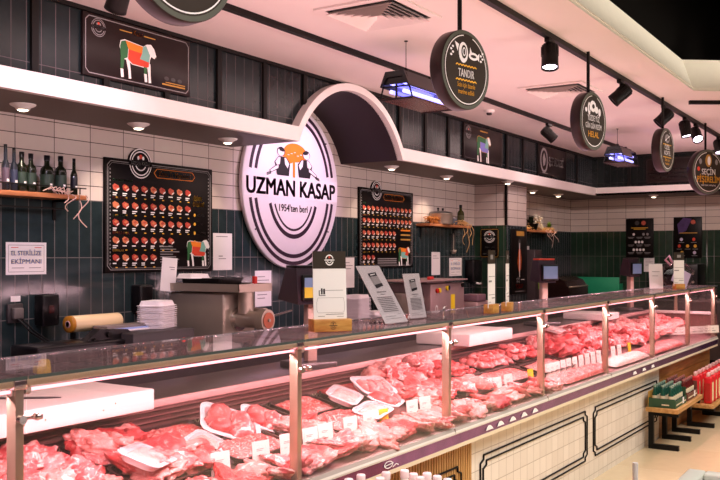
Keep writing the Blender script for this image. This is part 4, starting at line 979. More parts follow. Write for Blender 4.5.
# ================================================================== the butcher's counter
S0, S1 = -1.12, 8.46
seams = [-1.12, .091, 1.30, 2.51, 3.72, 4.93, 6.14, 7.35, 8.46]
ct = thing('display_counter', 'long refrigerated glass meat counter with grey bumper rail and white tiled front', 'display counter', (OX, OY, 0), (0,0,GA))
def cp(name, b, m=None, label=None):
    o = b.build(name, m, ct)
    if label: o['label'] = label
    return o
for i, (a, c) in enumerate(zip(seams, seams[1:])):
    cp('front_glass', MB().box((a+.003,-.003,.748),(c-.003,.003,1.27), GLASS))
    g = MB(); g.box((a+.002,-.006,1.272),(c-.002,.42,1.28), TOPGLASS)
    cp('top_glass', g)
    g = MB(); g.box((a+.002,-.0075,1.2715),(c-.002,-.006,1.2805), EDGEGLASS); g.box((a+.002,.42,1.2715),(c-.002,.4215,1.2805), EDGEGLASS); cp('glass_edge', g)
    g = MB(); g.cyl((a+.02,.03,1.238),(c-.03,.03,1.238),.0045,seg=12,m=LED); cp('led_tube', g, None, 'glowing pinkish white strip light')
    for x in (a+.012, c-.03): 
        g = MB(); g.cyl((x,.03,1.238),(x+.016,.03,1.238),.012,seg=12,m=WHITE); cp('tube_socket', g)
    L = bpy.data.lights.new('led_lamp', 'AREA'); L.shape = 'RECTANGLE'; L.size = c-a-.06; L.size_y = .03; L.energy = 12*(c-a)/1.2; L.color = (1,.60,.655)
    lo = bpy.data.objects.new('led_lamp', L); COL.objects.link(lo); lo.location = CL((a+c)/2, .05, 1.226); lo.rotation_euler = (R(28), 0, GA)
posts = [s-.012 for s in seams[1:-1]] + [seams[-1]-.03, seams[0]+.04]
for s in posts:
    g = MB(); g.box((s-.013,.012,.742),(s+.013,.052,1.272), BRASS, .002); cp('glass_post', g, None, 'brass coloured post')
    g = MB(); g.cyl((s,.012,1.165),(s,-.004,1.165),.012,seg=12,m=CHROME); g.cyl((s,.03,1.165),(s+.05,.02,1.165),.007,seg=8,m=CHROME); g.lathe([(0,-.012),(.014,-.006),(.014,.006),(0,.012)],12,CHROME,Matrix.Translation((s+.055,.012,1.165))); cp('glass_clamp', g)
    g = MB(); g.box((s-.02,.005,1.243),(s+.02,.06,1.27), CHROME, .004); cp('top_bracket', g)
cp('light_housing', MB().box((S0,.012,1.25),(S1,.05,1.271), LEDHOUSE, .003))
M_PR = Matrix(((0,0,1,0),(1,0,0,0),(0,1,0,0),(0,0,0,1)))      # local x->n, y->z, z->s
g = MB(); g.prism([(.02,.745),(.0,.744),(-.008,.7305),(.02,.7305)], S0, S1, GREY_BUMP, M_PR); g.prism([(.02,.7305),(-.0085,.7305),(-.013,.722),(-.012,.714),(.02,.713)], S0, S1, CREAMB, M_PR)
for s in seams[1:-1]: g.box((s-.0012,-.0138,.714),(s+.0012,.0,.7425), GREY_BUMP)
cp('bumper_rail', g, None, 'grey and cream bumper rail')
g = MB(); g.prism([(.03,.713),(-.009,.713),(-.004,.661),(.03,.661)], S0, S1, PURPLE, M_PR); cp('lower_band', g, None, 'glossy steel band with plum reflections put into its colour')
MBAND = Matrix.Translation((0,-.0078,.687)) @ Matrix.Rotation(PI/2-.096,4,'X')
def band_print(s, f):
    q = MB(); f(q); p = MB(); p.add(q.v, q.f, WINK, False, Matrix.Translation((s,0,0)) @ MBAND); cp('band_print', p)
band_print(1.95, lambda q: (q.arc(-.06,.002,.03,.012,.036,.016,0,2*PI,.002,WINK,20), q.line([(-.1,.0),(-.02,.004)],.004,.0025,WINK), q.line([(-.03,-.014),(.0,-.004),(.02,-.012)],.004,.0025,WINK)))
for s in (2.9,3.04,3.2,3.36,3.52): band_print(s, lambda q: q.poly([(-.045,-.012),(.045,-.012),(.03,.002),(.012,.012),(-.012,.012),(-.03,.002)],.002,WINK))
for s in (5.5,5.75,6.0): band_print(s, lambda q: q.poly([(-.05,-.012),(.05,-.012),(.03,.01),(-.03,.01)],.002,WINK))
g = MB(); g.prism([(.1,.661),(-.006,.661),(-.008,.643),(.1,.64)], S0, S1, LEDGE, M_PR); cp('cream_ledge', g)
cp('base_tiles', MB().box((2.852,.075,0),(6.5,.16,.64), M_BASE_TILE), None, 'white square tiled base front')
g = MB(); g.box((S0,.085,0),(2.852,.16,.64), SLAT)
x = S0
while x < 2.84: g.box((x,.07,.0),(x+.016,.085,.64), SLAT); x += .026
cp('slatted_base', g, None, 'slatted pale wood base front')
g = MB()
for k_ in range(5): g.box((6.503,.073,.01+k_*.125),(S1,.16,.131+k_*.125), WALNUT)
cp('wood_base', g, None, 'brown wood panelled base front')
cp('carcass', MB().box((S0,.16,.02),(S1,1.09,.62), DGREY))
for (s0, s1, n0) in ((.9,2.72,.0695),(2.955,4.645,.0745),(4.775,6.445,.0745)):
    for ins in (0, .035):
        a, c, z0, z1, e = s0+ins, s1-ins, .165+ins, .512-ins, .04
        pts = [(a+e,z0),(c-e,z0),(c-e,z0+e*.6),(c,z0+e),(c,z1-e),(c-e,z1-e*.6),(c-e,z1),(a+e,z1),(a+e,z1-e*.6),(a,z1-e),(a,z0+e),(a+e,z0+e*.6),(a+e,z0)]
        g = MB()
        for (x0,y0),(x1,y1) in zip(pts, pts[1:]): g.cyl((x0,n0-.004,y0),(x1,n0-.004,y1),.0055,seg=6,m=BLACK)
        cp('base_moulding', g, None, 'black notched frame moulding')
D = lambda n: .735 + .2*n
TILT = math.atan(.2)
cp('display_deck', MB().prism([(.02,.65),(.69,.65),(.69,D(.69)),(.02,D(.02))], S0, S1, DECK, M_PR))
g = MB()
for k_ in range(5): 
    z = .868 + k_*.022
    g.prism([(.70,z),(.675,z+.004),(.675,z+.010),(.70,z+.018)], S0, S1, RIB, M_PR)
cp('rear_louvres', g)
g = MB()
x = 0.0
while x < 5.0:
    g.tube([(x,.668,.872),(x+.012,.668,.892),(x+.024,.668,.872)], .002, 4, LEDHOUSE); x += .024
g.box((S0,.665,.868),(S1,.672,.872), DECK); g.box((S0,.665,.892),(S1,.672,.896), DECK)
cp('air_grille', g)
g = MB(); g.box((S0,.70,.975),(S1,1.10,1.0), STEEL_D, .002); cp('rear_worktop', g, None, 'grey steel rear work shelf')
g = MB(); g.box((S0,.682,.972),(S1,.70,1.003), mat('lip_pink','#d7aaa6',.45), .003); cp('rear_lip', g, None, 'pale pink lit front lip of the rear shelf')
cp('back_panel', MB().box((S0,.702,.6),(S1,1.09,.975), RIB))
M_ENDP = mat('end_panel', '#8a5a55', .45, .1, noise_amt=.08)
g = MB(); g.box((S1-.02,.0,.70),(S1,1.1,.97), M_ENDP); cp('end_panel', g)
g = MB(); g.box((S1-.04,.06,.97),(S1,1.1,1.0), PE, .003); cp('end_cap', g)
cp('end_glass', MB().box((S1-.006,.0,1.0),(S1,.42,1.27), GLASS))
g = MB(); g.box((S1-.03,.40,1.0),(S1-.004,.43,1.27), BRASS); cp('glass_post', g)

def on_counter(name, label, cat, s, n, z, rz=0, tilt=0, group=None): return thing(name, label, cat, CL(s,n,z), (tilt,0,GA+rz), group)

# ------------------------------------------------------------------ cutting boards and knife on the rear shelf
def cutting_board(s0, s1, n0, n1, label, th=.08):
    t = on_counter('cutting_board', label, 'cutting board', (s0+s1)/2, (n0+n1)/2, 1.0035, 0, 0, 'white cutting boards on the rear shelf')
    w, d = (s1-s0)/2, (n1-n0)/2
    MB().box((-w,-d,0),(w,d,th), PE, .006).build('board_block', None, t)
    q = MB(); r_ = random.Random(int(s0*10))
    for i in range(5): x = r_.uniform(-w*.9,w*.9); q.lathe([(0,-.0),(.003,.0),(0,.001)], 8, CARD, Matrix.Translation((x,-d-.0002,r_.uniform(.02,th-.02))) @ Matrix.Rotation(PI/2,4,'X'))
    q.build('stain', None, t)
cutting_board(.02, 1.03, .52, 1.04, 'thick white cutting board behind the first glass panel, with a knife lying on it')
cutting_board(3.78, 4.46, .55, .95, 'thick white cutting board behind the third glass post from the picture edge')
cutting_board(6.5, 6.9, .55, .95, 'small white cutting board far along the counter, behind the heap of pale meat', .06)
t = on_counter('butcher_knife', 'dark bladed knife lying flat on the nearest white cutting board', 'knife', .55, .80, 1.0845, R(-52))
q = MB(); q.prism([(-.02,-.014),(.17,-.012),(.215,.004),(.19,.018),(-.02,.016)], 0, .003, mat('knife_blade','#5c5556',.3,.8)); q.build('blade', None, t)
MB().box((-.15,-.014,0),(-.02,.014,.02), BLACKP, .005).build('handle', None, t)

# ------------------------------------------------------------------ placards on the top glass
GT = 1.2812
def block_logo(p, cx, cy, s, z, m=INK):
    p.arc(cx,cy,s*.62,s*.8,s*.72,s*.92,.3,PI-.3,z,m,16); p.arc(cx,cy,s*.62,s*.8,s*.72,s*.92,PI+.3,2*PI-.3,z,m,16); p.arc(cx,cy,s*.3,s*.4,s*.4,s*.5,PI+.3,2*PI-.3,z,m,12); p.rect(cx-s,cy-s*.08,cx+s,cy+s*.08,z,m); p.ell(cx,cy+s*.42,s*.16,s*.2,z,m,10)
t = on_counter('price_placard', 'tall white placard with a black logo header in a wooden block, beside the screen post', 'placard', 1.635, .12, GT, R(-33))
MB().box((-.085,-.036,0),(.085,.036,.052), OAK, .003).build('wooden_block', None, t)
e = bpy.data.objects.new('card', None)
q = MB(); q.box((-.074,-.002,.02),(.074,.002,.335), PAPER)
p = MB(); p.rect(-.074,.262,.074,.335,.0024,SIGNDK); p.arc(0,.298,.015,.018,.019,.023,.3,PI-.3,.003,WINK,14); p.arc(0,.298,.015,.018,.019,.023,PI+.3,2*PI-.3,.003,WINK,14); p.arc(0,.298,.008,.01,.011,.013,PI+.3,2*PI-.3,.003,WINK,10); p.rect(-.022,.296,.022,.3,.003,WINK); p.ell(0,.31,.004,.005,.003,REDP,8)
p.rect(-.05,.17,.06,.172,.0024,GREYINK); p.rect(-.05,.15,-.046,.17,.0024,INK); p.rect(-.04,.155,-.033,.18,.0024,INK); p.rect(-.03,.155,-.022,.178,.0024,INK); p.rect(-.05,.148,-.02,.152,.0024,GREYINK)
frame_pts = [(-.055,.14),(.06,.14),(.064,.12),(.064,.09),(.06,.078),(-.055,.078),(-.06,.09),(-.06,.12),(-.055,.14)]
p.line(frame_pts,.0012,.0024,GREYINK); p.rect(-.02,.07,.06,.072,.0024,INK)
for x,y,w in ((-.055,.062,.03),(.03,.06,.03),(-.06,.048,.05),(.035,.05,.025),(-.05,.036,.02)): p.rect(x,y,x+w,y+.0022,.0024,GREYINK)
p.rect(-.014,.03,-.002,.046,.0024,INK); p.rect(.0,.036,.03,.042,.0024,GREYINK)
MC = Matrix.Translation((0,-.004,.0)) @ Matrix.Rotation(R(-3),4,'X')
q2 = MB(); q2.add(q.v, q.f, PAPER, False, MC); c = q2.build('card', None, t)
q3 = MB()
for f_, mi in zip(p.f, p.m): q3.add([p.v[i] for i in f_], [list(range(len(f_)))], p.mats[mi], False, MC @ Matrix.Rotation(PI/2,4,'X') @ Matrix.Translation((0,0,.0)))
q3.build('card_print', None, t)
q = MB(); block_logo(q, 0, .026, .018, 0); q4 = MB(); q4.add(q.v, q.f, INK, False, Matrix.Translation((0,-.0367,0)) @ Matrix.Rotation(PI/2,4,'X')); q4.build('burnt_logo', None, t)

def leaflet(s, n, w, h, lean, rz, label):
    t = on_counter('acrylic_leaflet_stand', label, 'leaflet stand', s, n, GT, rz, 0, 'acrylic stands with recipe leaflets')
    MT = Matrix.Rotation(-lean,4,'X')
    def put(src, nm, extra=Matrix.Identity(4)):
        q = MB()
        for f_, mi in zip(src.f, src.m): q.add([src.v[i] for i in f_], [list(range(len(f_)))], src.mats[mi], False, MT @ extra)
        return q.build(nm, None, t)
    put(MB().box((-w/2,0,.004),(w/2,.0016,h), PAPER), 'sheet')
    put(MB().box((-w/2-.004,-.004,.0),(w/2+.004,-.0025,h+.004), ACRYL), 'acrylic_front')
    put(MB().box((-w/2-.004,.003,.0),(w/2+.004,.0045,h+.004), ACRYL), 'acrylic_back')
    MB().box((-w/2-.004,-.02,0),(w/2+.004,.11,.003), ACRYL).build('acrylic_foot', None, t)
    p = MB()
    p.poly([(-w*.2,h*.86),(w*.17,h*.88),(w*.21,h*.64),(-w*.14,h*.6)],.002,mat('print_grey','#b5b1ae',.6)); p.poly([(-w*.19,h*.86),(w*.17,h*.88),(w*.17,h*.82),(-w*.18,h*.8)],.0024,INK); p.poly([(-w*.12,h*.84),(w*.1,h*.855),(w*.1,h*.84),(-w*.12,h*.825)],.0028,PAPER); p.poly([(-w*.15,h*.66),(w*.2,h*.69),(w*.21,h*.64),(-w*.14,h*.6)],.0024,INK)
    p.rect(-w*.2,h*.53,w*.2,h*.545,.002,GREYINK); p.rect(-w*.1,h*.49,w*.1,h*.5,.002,GREYINK)
    for k in range(9): p.rect(-w*.33,h*.44-k*h*.03,w*.33,h*.452-k*h*.03,.002,GREYINK)
    p.rect(-w*.4,h*.12,w*.1,h*.125,.002,GREYINK); p.rect(w*.2,h*.15,w*.35,h*.155,.002,GREYINK); p.rect(-w*.4,h*.08,w*.3,h*.085,.002,GREYINK)
    put(p, 'print', Matrix.Translation((0,-.0002,0)) @ Matrix.Rotation(PI/2,4,'X'))
leaflet(2.16, .11, .2, .315, R(32), 0, 'larger steeply reclined acrylic stand with a white recipe leaflet')
leaflet(2.48, .18, .145, .23, R(12), R(-4), 'smaller nearly upright acrylic stand with a white leaflet, beside the large reclined one')

def slim_placard(s, n, rz, label, two=False):
    t = on_counter('price_placard', label, 'placard', s, n, GT, rz, 0, 'slim placards in small wooden blocks')
    MB().box((-.05,-.028,0),(.05,.028,.05), OAK, .003).build('wooden_block', None, t)
    MB().box((-.056,-.0015,.03),(.056,.0015,.27), PAPER).build('card', None, t)
    MB().box((-.056,-.0015,.27),(.056,.0015,.345), SIGNDK).build('card_header', None, t)
    q = MB(); frame_ = [(-.05,.22),(.05,.22),(.05,.12),(-.05,.12)]
    for x,y,w,h in ((-.05,.2,.1,.003),(-.05,.17,.05,.01),(-.05,.1,.1,.003),(.0,.08,.05,.006),(-.05,.06,.04,.003)): q.add([(x,-.002,y),(x+w,-.002,y),(x+w,-.002,y+h),(x,-.002,y+h)],[(0,1,2,3)],GREYINK)
    q.add([(-.02,-.002,.295),(.02,-.002,.295),(.02,-.002,.32),(-.02,-.002,.32)],[(0,1,2,3)],GREYINK); q.build('card_print', None, t)
slim_placard(3.05, .05, R(6), 'slim edge-on white placard in a small wooden block, nearer of the two before the pillar')
slim_placard(3.27, .055, R(16), 'thin edge-on white placard in a small wooden block, farther of the two before the pillar')
slim_placard(7.12, .06, R(-40), 'white placard in a wooden block near the far end of the counter')
t = on_counter('paper_stand', 'plain white sheet standing just behind the far wooden block placard', 'placard', 7.1, .26, GT, R(-45), R(-4))
MB().box((-.07,-.001,0),(.07,.001,.235), PAPER).build('sheet', None, t); MB().box((-.075,-.004,0),(.075,.03,.004), ACRYL).build('acrylic_foot', None, t); q = MB(); q.box((-.04,-.0022,.16),(.04,-.0012,.164), GREYINK); q.box((-.04,-.0022,.12),(.02,-.0012,.124), GREYINK); q.build('print', None, t)
t = on_counter('bagged_sheet', 'lavender sheet inside a crumpled clear bag at the far end of the counter top', 'bag', 7.75, .22, GT, R(-48), R(-14))
q = MB(); MR_ = Matrix.Translation((0,0,.03)) @ Matrix.Rotation(R(28),4,'Y'); q.box((-.08,-.002,.0),(.09,.002,.16), LAV, 0, MR_); q.build('sheet', None, t)
b = bmesh.new(); bmesh.ops.create_icosphere(b, subdivisions=3, radius=1)
for v in b.verts: k = 1+.22*noise.noise(v.co*2.4+Vector((3,1,2))); v.co = Vector((v.co.x*.19*k, v.co.y*.05*k, max(0, .12+v.co.z*.13*k)))
q = MB(); q.bm(b, ACRYL, True); q.build('clear_bag', None, t)
q = MB(); q.tube([(-.05,0,.22),(-.1,.01,.28),(-.06,.0,.32),(-.03,0,.24)], .012, 8, mat('pink_ribbon','#d9a0b8',.4)); q.build('bag_tie', None, t)
t = on_counter('steel_hook', 'small bent steel hook standing on the top glass near the second post', 'hook', 2.5, .05, GT, 0, 0)
q = MB(); q.tube([(0,0,0),(0,0,.05),(.005,0,.06),(.03,0,.062)], .004, 8, CHROME); q.cyl((0,0,0),(0,0,.004),.012,seg=10,m=CHROME); q.build('hook_body', None, t)

# ------------------------------------------------------------------ weighing scales on the rear shelf
def scale_unit(s, n, rz, label, screen, strip, zt=.385, hw=.085, dp=.075):
    t = on_counter('weighing_scale', label, 'scale', s, n, 1.0004, rz, 0, 'label scales on posts behind the counter glass')
    PST = mat('scale_post', '#c9a79c', .4, .2)
    MB().box((-.12,-.08,0),(.12,.12,.035), STEEL_D, .006).build('weighing_plate', None, t)
    MB().box((-.028,-.025,.035),(.028,.025,zt), PST, .004).build('post', None, t)
    q = MB(); M_ = Matrix(((0,0,1,0),(1,0,0,0),(0,1,0,0),(0,0,0,1)))
    q.prism([(-.06,zt-.02),(dp,zt),(dp*.45,zt+.17),(-.04,zt+.17)], -hw, hw, mat('scale_case','#3a2c36',.3,noise_amt=.05), M_)
    q.build('display_head', None, t)
    q = MB(); q.prism([(dp+.005,zt+.005),(dp*.45+.005,zt+.165),(dp*.45+.01,zt+.168),(dp+.012,zt+.005)], -hw+.01, hw-.01, mat('touch_screen','#3a3552',.1), M_); q.build('operator_screen', None, t)
    q = MB()
    for k in range(3): q.prism([(-.02+k*.05,zt+.01+.01*k),(.0+k*.05,zt+.012+.01*k),(.0+k*.03,zt+.14),(-.015+k*.03,zt+.14)], -.132, -.1295, WINE, M_)
    q.build('side_reflection', None, t) if False else None
    M2 = lambda z0: None
    q = MB(); q.box((-hw+.02,-.072,zt+.0),(hw+.02,-.056,zt+.135), BLACKP, .003); q.build('screen_bezel', None, t)
    q = MB(); q.box((-hw+.032,-.0735,zt+.015),(hw+.008,-.0715,zt+.07), screen); q.box((-hw+.032,-.0735,zt+.07),(hw+.008,-.0715,zt+.12), SCREENB); q.build('customer_screen', None, t)
    q = MB(); q.box((-hw,-.045,zt+.171),(hw,dp*.45,zt+.185), strip, .003); q.build('top_strip', None, t)
scale_unit(2.40, .80, R(-22), 'dark weighing scale with yellow and blue screen, right behind the tall placard', SCREENY, BLACKP, .36, .11, .16)
scale_unit(5.70, .82, R(-30), 'weighing scale topped by an orange red strip, standing before the shelf beyond the pillar', SCREENB, mat('strip_red','#d8452c',.4))
scale_unit(8.15, .82, R(-20), 'farthest weighing scale, in front of the printed notice on the far wall', SCREENB, DGREY)

# ------------------------------------------------------------------ price tags along the case
TAGS = [1.06,1.29,1.46,1.61,1.72,1.91,2.07,2.19,2.46,2.59,3.11,3.46,3.62,3.96,4.26,4.34,4.43,4.54,4.65,4.77,4.90,5.03,5.16,5.29,5.64,5.80,6.07]
YEL = {2.19, 3.96, 6.07}
NUM = ['first','second','third','fourth','fifth','sixth','seventh','eighth','ninth','tenth','eleventh','twelfth','thirteenth','fourteenth','fifteenth','sixteenth','seventeenth','eighteenth','nineteenth','twentieth','twenty-first','twenty-second','twenty-third','twenty-fourth']
tg = MB().box((-.042,-.0012,0),(.042,.0012,.102), TAGW); tgy = MB().box((-.029,-.0012,0),(.031,.0012,.096), YELLOW)
tp = MB()
for x,y,w in ((-.022,.07,.035),(-.022,.064,.028),(-.022,.045,.014),(-.022,.02,.01)): tp.box((x,-.0018,y),(x+w,-.0012,y+.0022), GREYINK)
tc_ = MB().box((-.012,.0012,-.012),(.012,.008,.012), ACRYL)
base = {}
wi = yi = 0
YL = ['yellow price tag near the second glass post, first yellow one along the case', 'yellow price tag just before the fourth glass post', 'small yellow price tag far along the case in front of the pale meat']
for s in TAGS:
    y = s in YEL
    if y: lab = YL[yi]; yi += 1
    else: lab = 'white price tag, %s white one counting from the near end of the front row' % NUM[wi]; wi += 1
    t = on_counter('price_tag', lab, 'price tag', s, .20, .771, R(-12), R(-6), 'price tags along the meat case')
    if s > 4.2: t.scale = (.74, 1, .95)
    for key, src in (('card', tgy if y else tg), ('print', tp), ('clip', tc_)):
        kk = (key, y)
        if kk not in base: base[kk] = src.build({'card':'tag_card','print':'tag_print','clip':'tag_clip'}[key], None, t)
        else: o = base[kk].copy(); COL.objects.link(o); o.parent = t
t = on_counter('tag_strip', 'long strip of white price labels at the far front corner of the case', 'price tag', 7.9, .15, .80, R(-30), R(-5))
MB().box((-.42,-.001,0),(.42,.001,.075), TAGW).build('strip_card', None, t)
q = MB()
for k in range(9): q.box((-.4+k*.09,-.002,.02),(-.35+k*.09,-.001,.026), GREYINK); q.box((-.4+k*.09,-.002,.045),(-.37+k*.09,-.001,.049), GREYINK)
q.build('strip_print', None, t)

# ------------------------------------------------------------------ meat
def blob_mesh(seed, sx, sy, sz, sub=3, amp=.22, fr=2.2, flat=.35):
    b = bmesh.new(); bmesh.ops.create_icosphere(b, subdivisions=sub, radius=1); off = Vector((seed*3.1, seed*1.7, seed*.9))
    for v in b.verts:
        k = 1 + amp*noise.noise(v.co*fr*.6+off) + amp*.55*noise.noise(v.co*fr*1.9+off) - amp*.5*abs(noise.noise(v.co*fr*1.3+off*2))
        z = v.co.z*k
        if z < -flat: z = -flat - (abs(z)-flat)*.15
        v.co = Vector((v.co.x*k*sx, v.co.y*k*sy, (z+flat+.1)*sz))
    q = MB(); q.bm(b, None, True); return q
PROTO = {}
def proto(kind, i, build):
    k = (kind, i)
    if k not in PROTO:
        q, m = build(i)
        me_o = q.build(kind, m); PROTO[k] = me_o.data; bpy.data.objects.remove(me_o)
    return PROTO[k]
def meat_piece(kind, i, build, s, n, z, rot, label, cat, group, sc=1):
    o = bpy.data.objects.new(kind, proto(kind, i, build)); COL.objects.link(o)
    o.location = CL(s, n, z); o.rotation_euler = (rot[0], rot[1], GA + rot[2]); o.scale = (sc,)*3
    tag(o, label, cat, group); return o
def b_cube(i): q = blob_mesh(i+1, .026, .022, .018, 2, .35, 2.5); return q, MEAT_RED
def b_roast(i): q = blob_mesh(i+20, .105, .072, .066, 4, .42, 2.0); return q, (MEAT_RED, MEAT_FAT, MEAT_DARK)[i % 3]
def b_pale(i): q = blob_mesh(i+40, .12, .08, .06, 4, .5, 2.3); return q, (MEAT_PALE, MEAT_FAT)[i % 2]
def b_steak(i): q = blob_mesh(i+60, .09, .06, .026, 4, .45, 2.1, .5); return q, (MEAT_FAT, MEAT_RED, MEAT_PALE)[i % 3]
def b_strip(i): q = blob_mesh(i+80, .10, .02, .016, 3, .25, 2, .5); return q, MEAT_RED
tray_cache = {}
def meat_tray(s, n, w, d, label, rz=0, h=.035, grp='black meat trays in the case'):
    t = on_counter('meat_tray', label, 'tray', s, n, D(n)+.002, rz, TILT, grp)
    key = (round(w,2), round(d,2))
    if key not in tray_cache:
        q = MB(); dish(q, w, d, h, .014, .004, TRAYBLK, None, .006); o = q.build('tray_body', None, t); tray_cache[key] = o
    else: o = tray_cache[key].copy(); COL.objects.link(o); o.parent = t
    return t
def mince_heap(s, n, w, d, h, label, seed, m=MEAT_MINCE, rz=0):
    nx, ny = max(14, int(w/.011)), max(12, int(d/.011)); vs = []; fs = []
    for j in range(ny+1):
        for i in range(nx+1):
            u, v = i/nx*2-1, j/ny*2-1
            e = max(0, (1-abs(u)**4)*(1-abs(v)**4))
            x, y = u*w/2*(1-.06*v*v), v*d/2*(1-.06*u*u)
            nn = noise.noise(Vector((x*34+seed, y*34, seed))) * .010 + noise.noise(Vector((x*90, y*90+seed, 2))) * .006
            vs.append((x, y, .008 + h*e**.6*(.8+.4*noise.noise(Vector((x*7+seed, y*7, 1)))) + nn*e))
    for j in range(ny):
        for i in range(nx): a = j*(nx+1)+i; fs.append((a, a+1, a+nx+2, a+nx+1))
    q = MB(); q.add(vs, fs, m, True)
    o = q.build('minced_meat', None, None, CL(s, n, D(n)+.006), (TILT, 0, GA+rz)); tag(o, label, 'minced meat', 'heaps of minced meat'); return o
foam_pk = dish(MB(), .21, .15, .026, .02, .004, FOAM, None, .012)
pk_shared = {}
def meat_pack(s, n, z, rot, label, kind, seed=0, sc=1):
    t = thing('meat_pack', label, 'meat pack', CL(s, n, z), (rot[0], rot[1], GA+rot[2]), 'film wrapped foam meat packs'); t.scale = (sc,)*3
    if 'tray' not in pk_shared: pk_shared['tray'] = foam_pk.build('foam_tray', None, t)
    else: o = pk_shared['tray'].copy(); COL.objects.link(o); o.parent = t
    if kind not in pk_shared:
        q = MB()
        if kind == 'mince':
            nx, ny = 22, 16; vs = []
            for j in range(ny+1):
                for i in range(nx+1):
                    u, v = i/nx*2-1, j/ny*2-1; e = max(0,(1-abs(u)**5)*(1-abs(v)**5)); vs.append((u*.085, v*.058, .008+.022*e+.006*e*noise.noise(Vector((u*9,v*7,1)))))
            q.add(vs, [(j*(nx+1)+i, j*(nx+1)+i+1, (j+1)*(nx+1)+i+1, (j+1)*(nx+1)+i) for j in range(ny) for i in range(nx)], mat_pale_m, True)
        elif kind == 'slices':
            for k in range(7):
                b_ = blob_mesh(100+k, .05, .018, .022, 2, .25, 2, .5); q.add(b_.v, b_.f, MEAT_FAT if k % 2 else MEAT_PALE, True, Matrix.Translation((-.066+k*.022, 0, .006)) @ Matrix.Rotation(R(80),4,'Z') @ Matrix.Rotation(R(18),4,'X'))
        else:
            for k in range(4):
                b_ = blob_mesh(120+k, .05, .036, .03, 3, .3, 2, .5); q.add(b_.v, b_.f, (MEAT_RED, MEAT_FAT)[k % 2], True, Matrix.Translation((-.04+.08*(k % 2), -.025+.05*(k//2), .006)) @ Matrix.Rotation(k*.7,4,'Z'))
        pk_shared[kind] = q.build('packed_meat', None, t)
    else: o = pk_shared[kind].copy(); COL.objects.link(o); o.parent = t
    if 'film' not in pk_shared:
        L = [rr(.206,.146,.034,.0262), rr(.17,.11,.03,.034), rr(.11,.06,.02,.038)]; n_ = len(L[0]); q = MB()
        q.add([v for l in L for v in l], [(k*n_+i, k*n_+(i+1) % n_, (k+1)*n_+(i+1) % n_, (k+1)*n_+i) for k in range(2) for i in range(n_)], FILMW, True); q.add(L[2], [list(range(n_))], FILMW, True)
        pk_shared['film'] = q.build('wrap_film', None, t)
    else: o = pk_shared['film'].copy(); COL.objects.link(o); o.parent = t
    return t
mat_pale_m = meat_mat('pale_mince', '#dba89c', '#ecc9bf', '#f7e8e1', 60, .52, .45, .5)

def scatter(kind, build, nvar, spots, label, cat, group, sc=(.9,1.15), seed=1, flat=False):
    r = random.Random(seed)
    for (s, n, z) in spots:
        meat_piece(kind, r.randrange(nvar), build, s, n, z, (TILT + (0 if flat else r.uniform(-.35,.35)), 0 if flat else r.uniform(-.35,.35), r.uniform(-PI,PI)), label, cat, group, r.uniform(*sc))
def grid(s0, s1, n0, n1, ns, nn, z, jit, seed, layers=1, dz=.03, shrink=.25):
    r = random.Random(seed); out = []
    for l in range(layers):
        k = shrink*l; a, c, e, f_ = s0+(s1-s0)*k/2, s1-(s1-s0)*k/2, n0+(n1-n0)*k/2, n1-(n1-n0)*k/2
        ms, mn = max(1, round(ns*(1-k))), max(1, round(nn*(1-k)))
        for i in range(ms):
            for j in range(mn):
                s = a+(c-a)*(i+.5)/ms+r.uniform(-jit,jit); n = e+(f_-e)*(j+.5)/mn+r.uniform(-jit,jit); out.append((s, n, D(n)+z+l*dz))
    return out
# back row C (n about .55), middle row B (n about .33), front row A (n about .12)
TC, TB = .55, .325
meat_tray(.30,TC,.62,.23,'black tray of big pale cuts behind the first glass post')
scatter('meat_cut',b_pale,5,grid(.0,.62,.46,.64,4,2,.005,.02,11,2,.03),'big pale fatty cut heaped in the back tray nearest the picture edge','meat','pale cuts in the nearest back tray',(.8,.95),11)
meat_tray(.84,TC,.32,.23,'black tray of pink meat lumps, second back tray from the near end')
scatter('meat_cut',b_roast,6,grid(.72,.98,.46,.64,4,2,.015,.015,12,2,.03),'lump of red meat heaped behind the first tilted foam pack','meat','red lumps in the second back tray',(.6,.8),12)
meat_tray(1.19,TC,.33,.23,'black tray of coarse mince at the back, under the end of the nearest cutting board')
mince_heap(1.19,TC,.31,.21,.045,'heap of coarse mince under the end of the nearest cutting board',1)
meat_tray(1.62,TC,.40,.23,'black tray of coarse mince at the back, just before the second glass post')
mince_heap(1.62,TC,.38,.21,.045,'heap of coarse mince at the back just before the second glass post',2)
meat_tray(2.02,TC,.33,.23,'black tray of mince at the back, just after the second glass post')
mince_heap(2.02,TC,.31,.21,.04,'heap of mince at the back just after the second glass post',3)
meat_tray(2.42,.56,.34,.2,'black tray of dark red meat strips against the rear louvres')
scatter('meat_strip',b_strip,4,[(2.28+.025*i,.57+.012*(i%3),D(.57)+.03+.008*(i%2)) for i in range(12)],'long strip of dark red meat laid in a row by the rear louvres','meat','meat strips in a row',(.95,1.1),14,True)
scatter('meat_cut',b_pale,5,grid(2.62,2.95,.47,.64,3,2,.02,.02,15,2,.05),'pale fatty cut heaped between the foam packs and the red pieces','meat','pale cuts beside the foam packs',(.85,1.0),15)
meat_tray(3.13,TC,.36,.23,'black tray heaped with red pieces just before the third glass post')
scatter('meat_cut',b_roast,6,grid(2.98,3.3,.46,.65,3,2,.02,.02,16,3,.045),'red meat piece heaped just before the third glass post','meat','red pieces before the third post',(.7,.9),16)
meat_tray(3.55,TC,.32,.23,'black tray of bright red diced meat just after the third glass post')
scatter('meat_cube',b_cube,6,grid(3.42,3.68,.46,.64,7,5,.025,.006,17,2,.022),'small bright red cube in the diced meat tray after the third glass post','diced meat','diced red meat after the third post',(1.0,1.3),17)
meat_tray(4.02,TC,.5,.24,'long black tray of pale red chunks under the second cutting board')
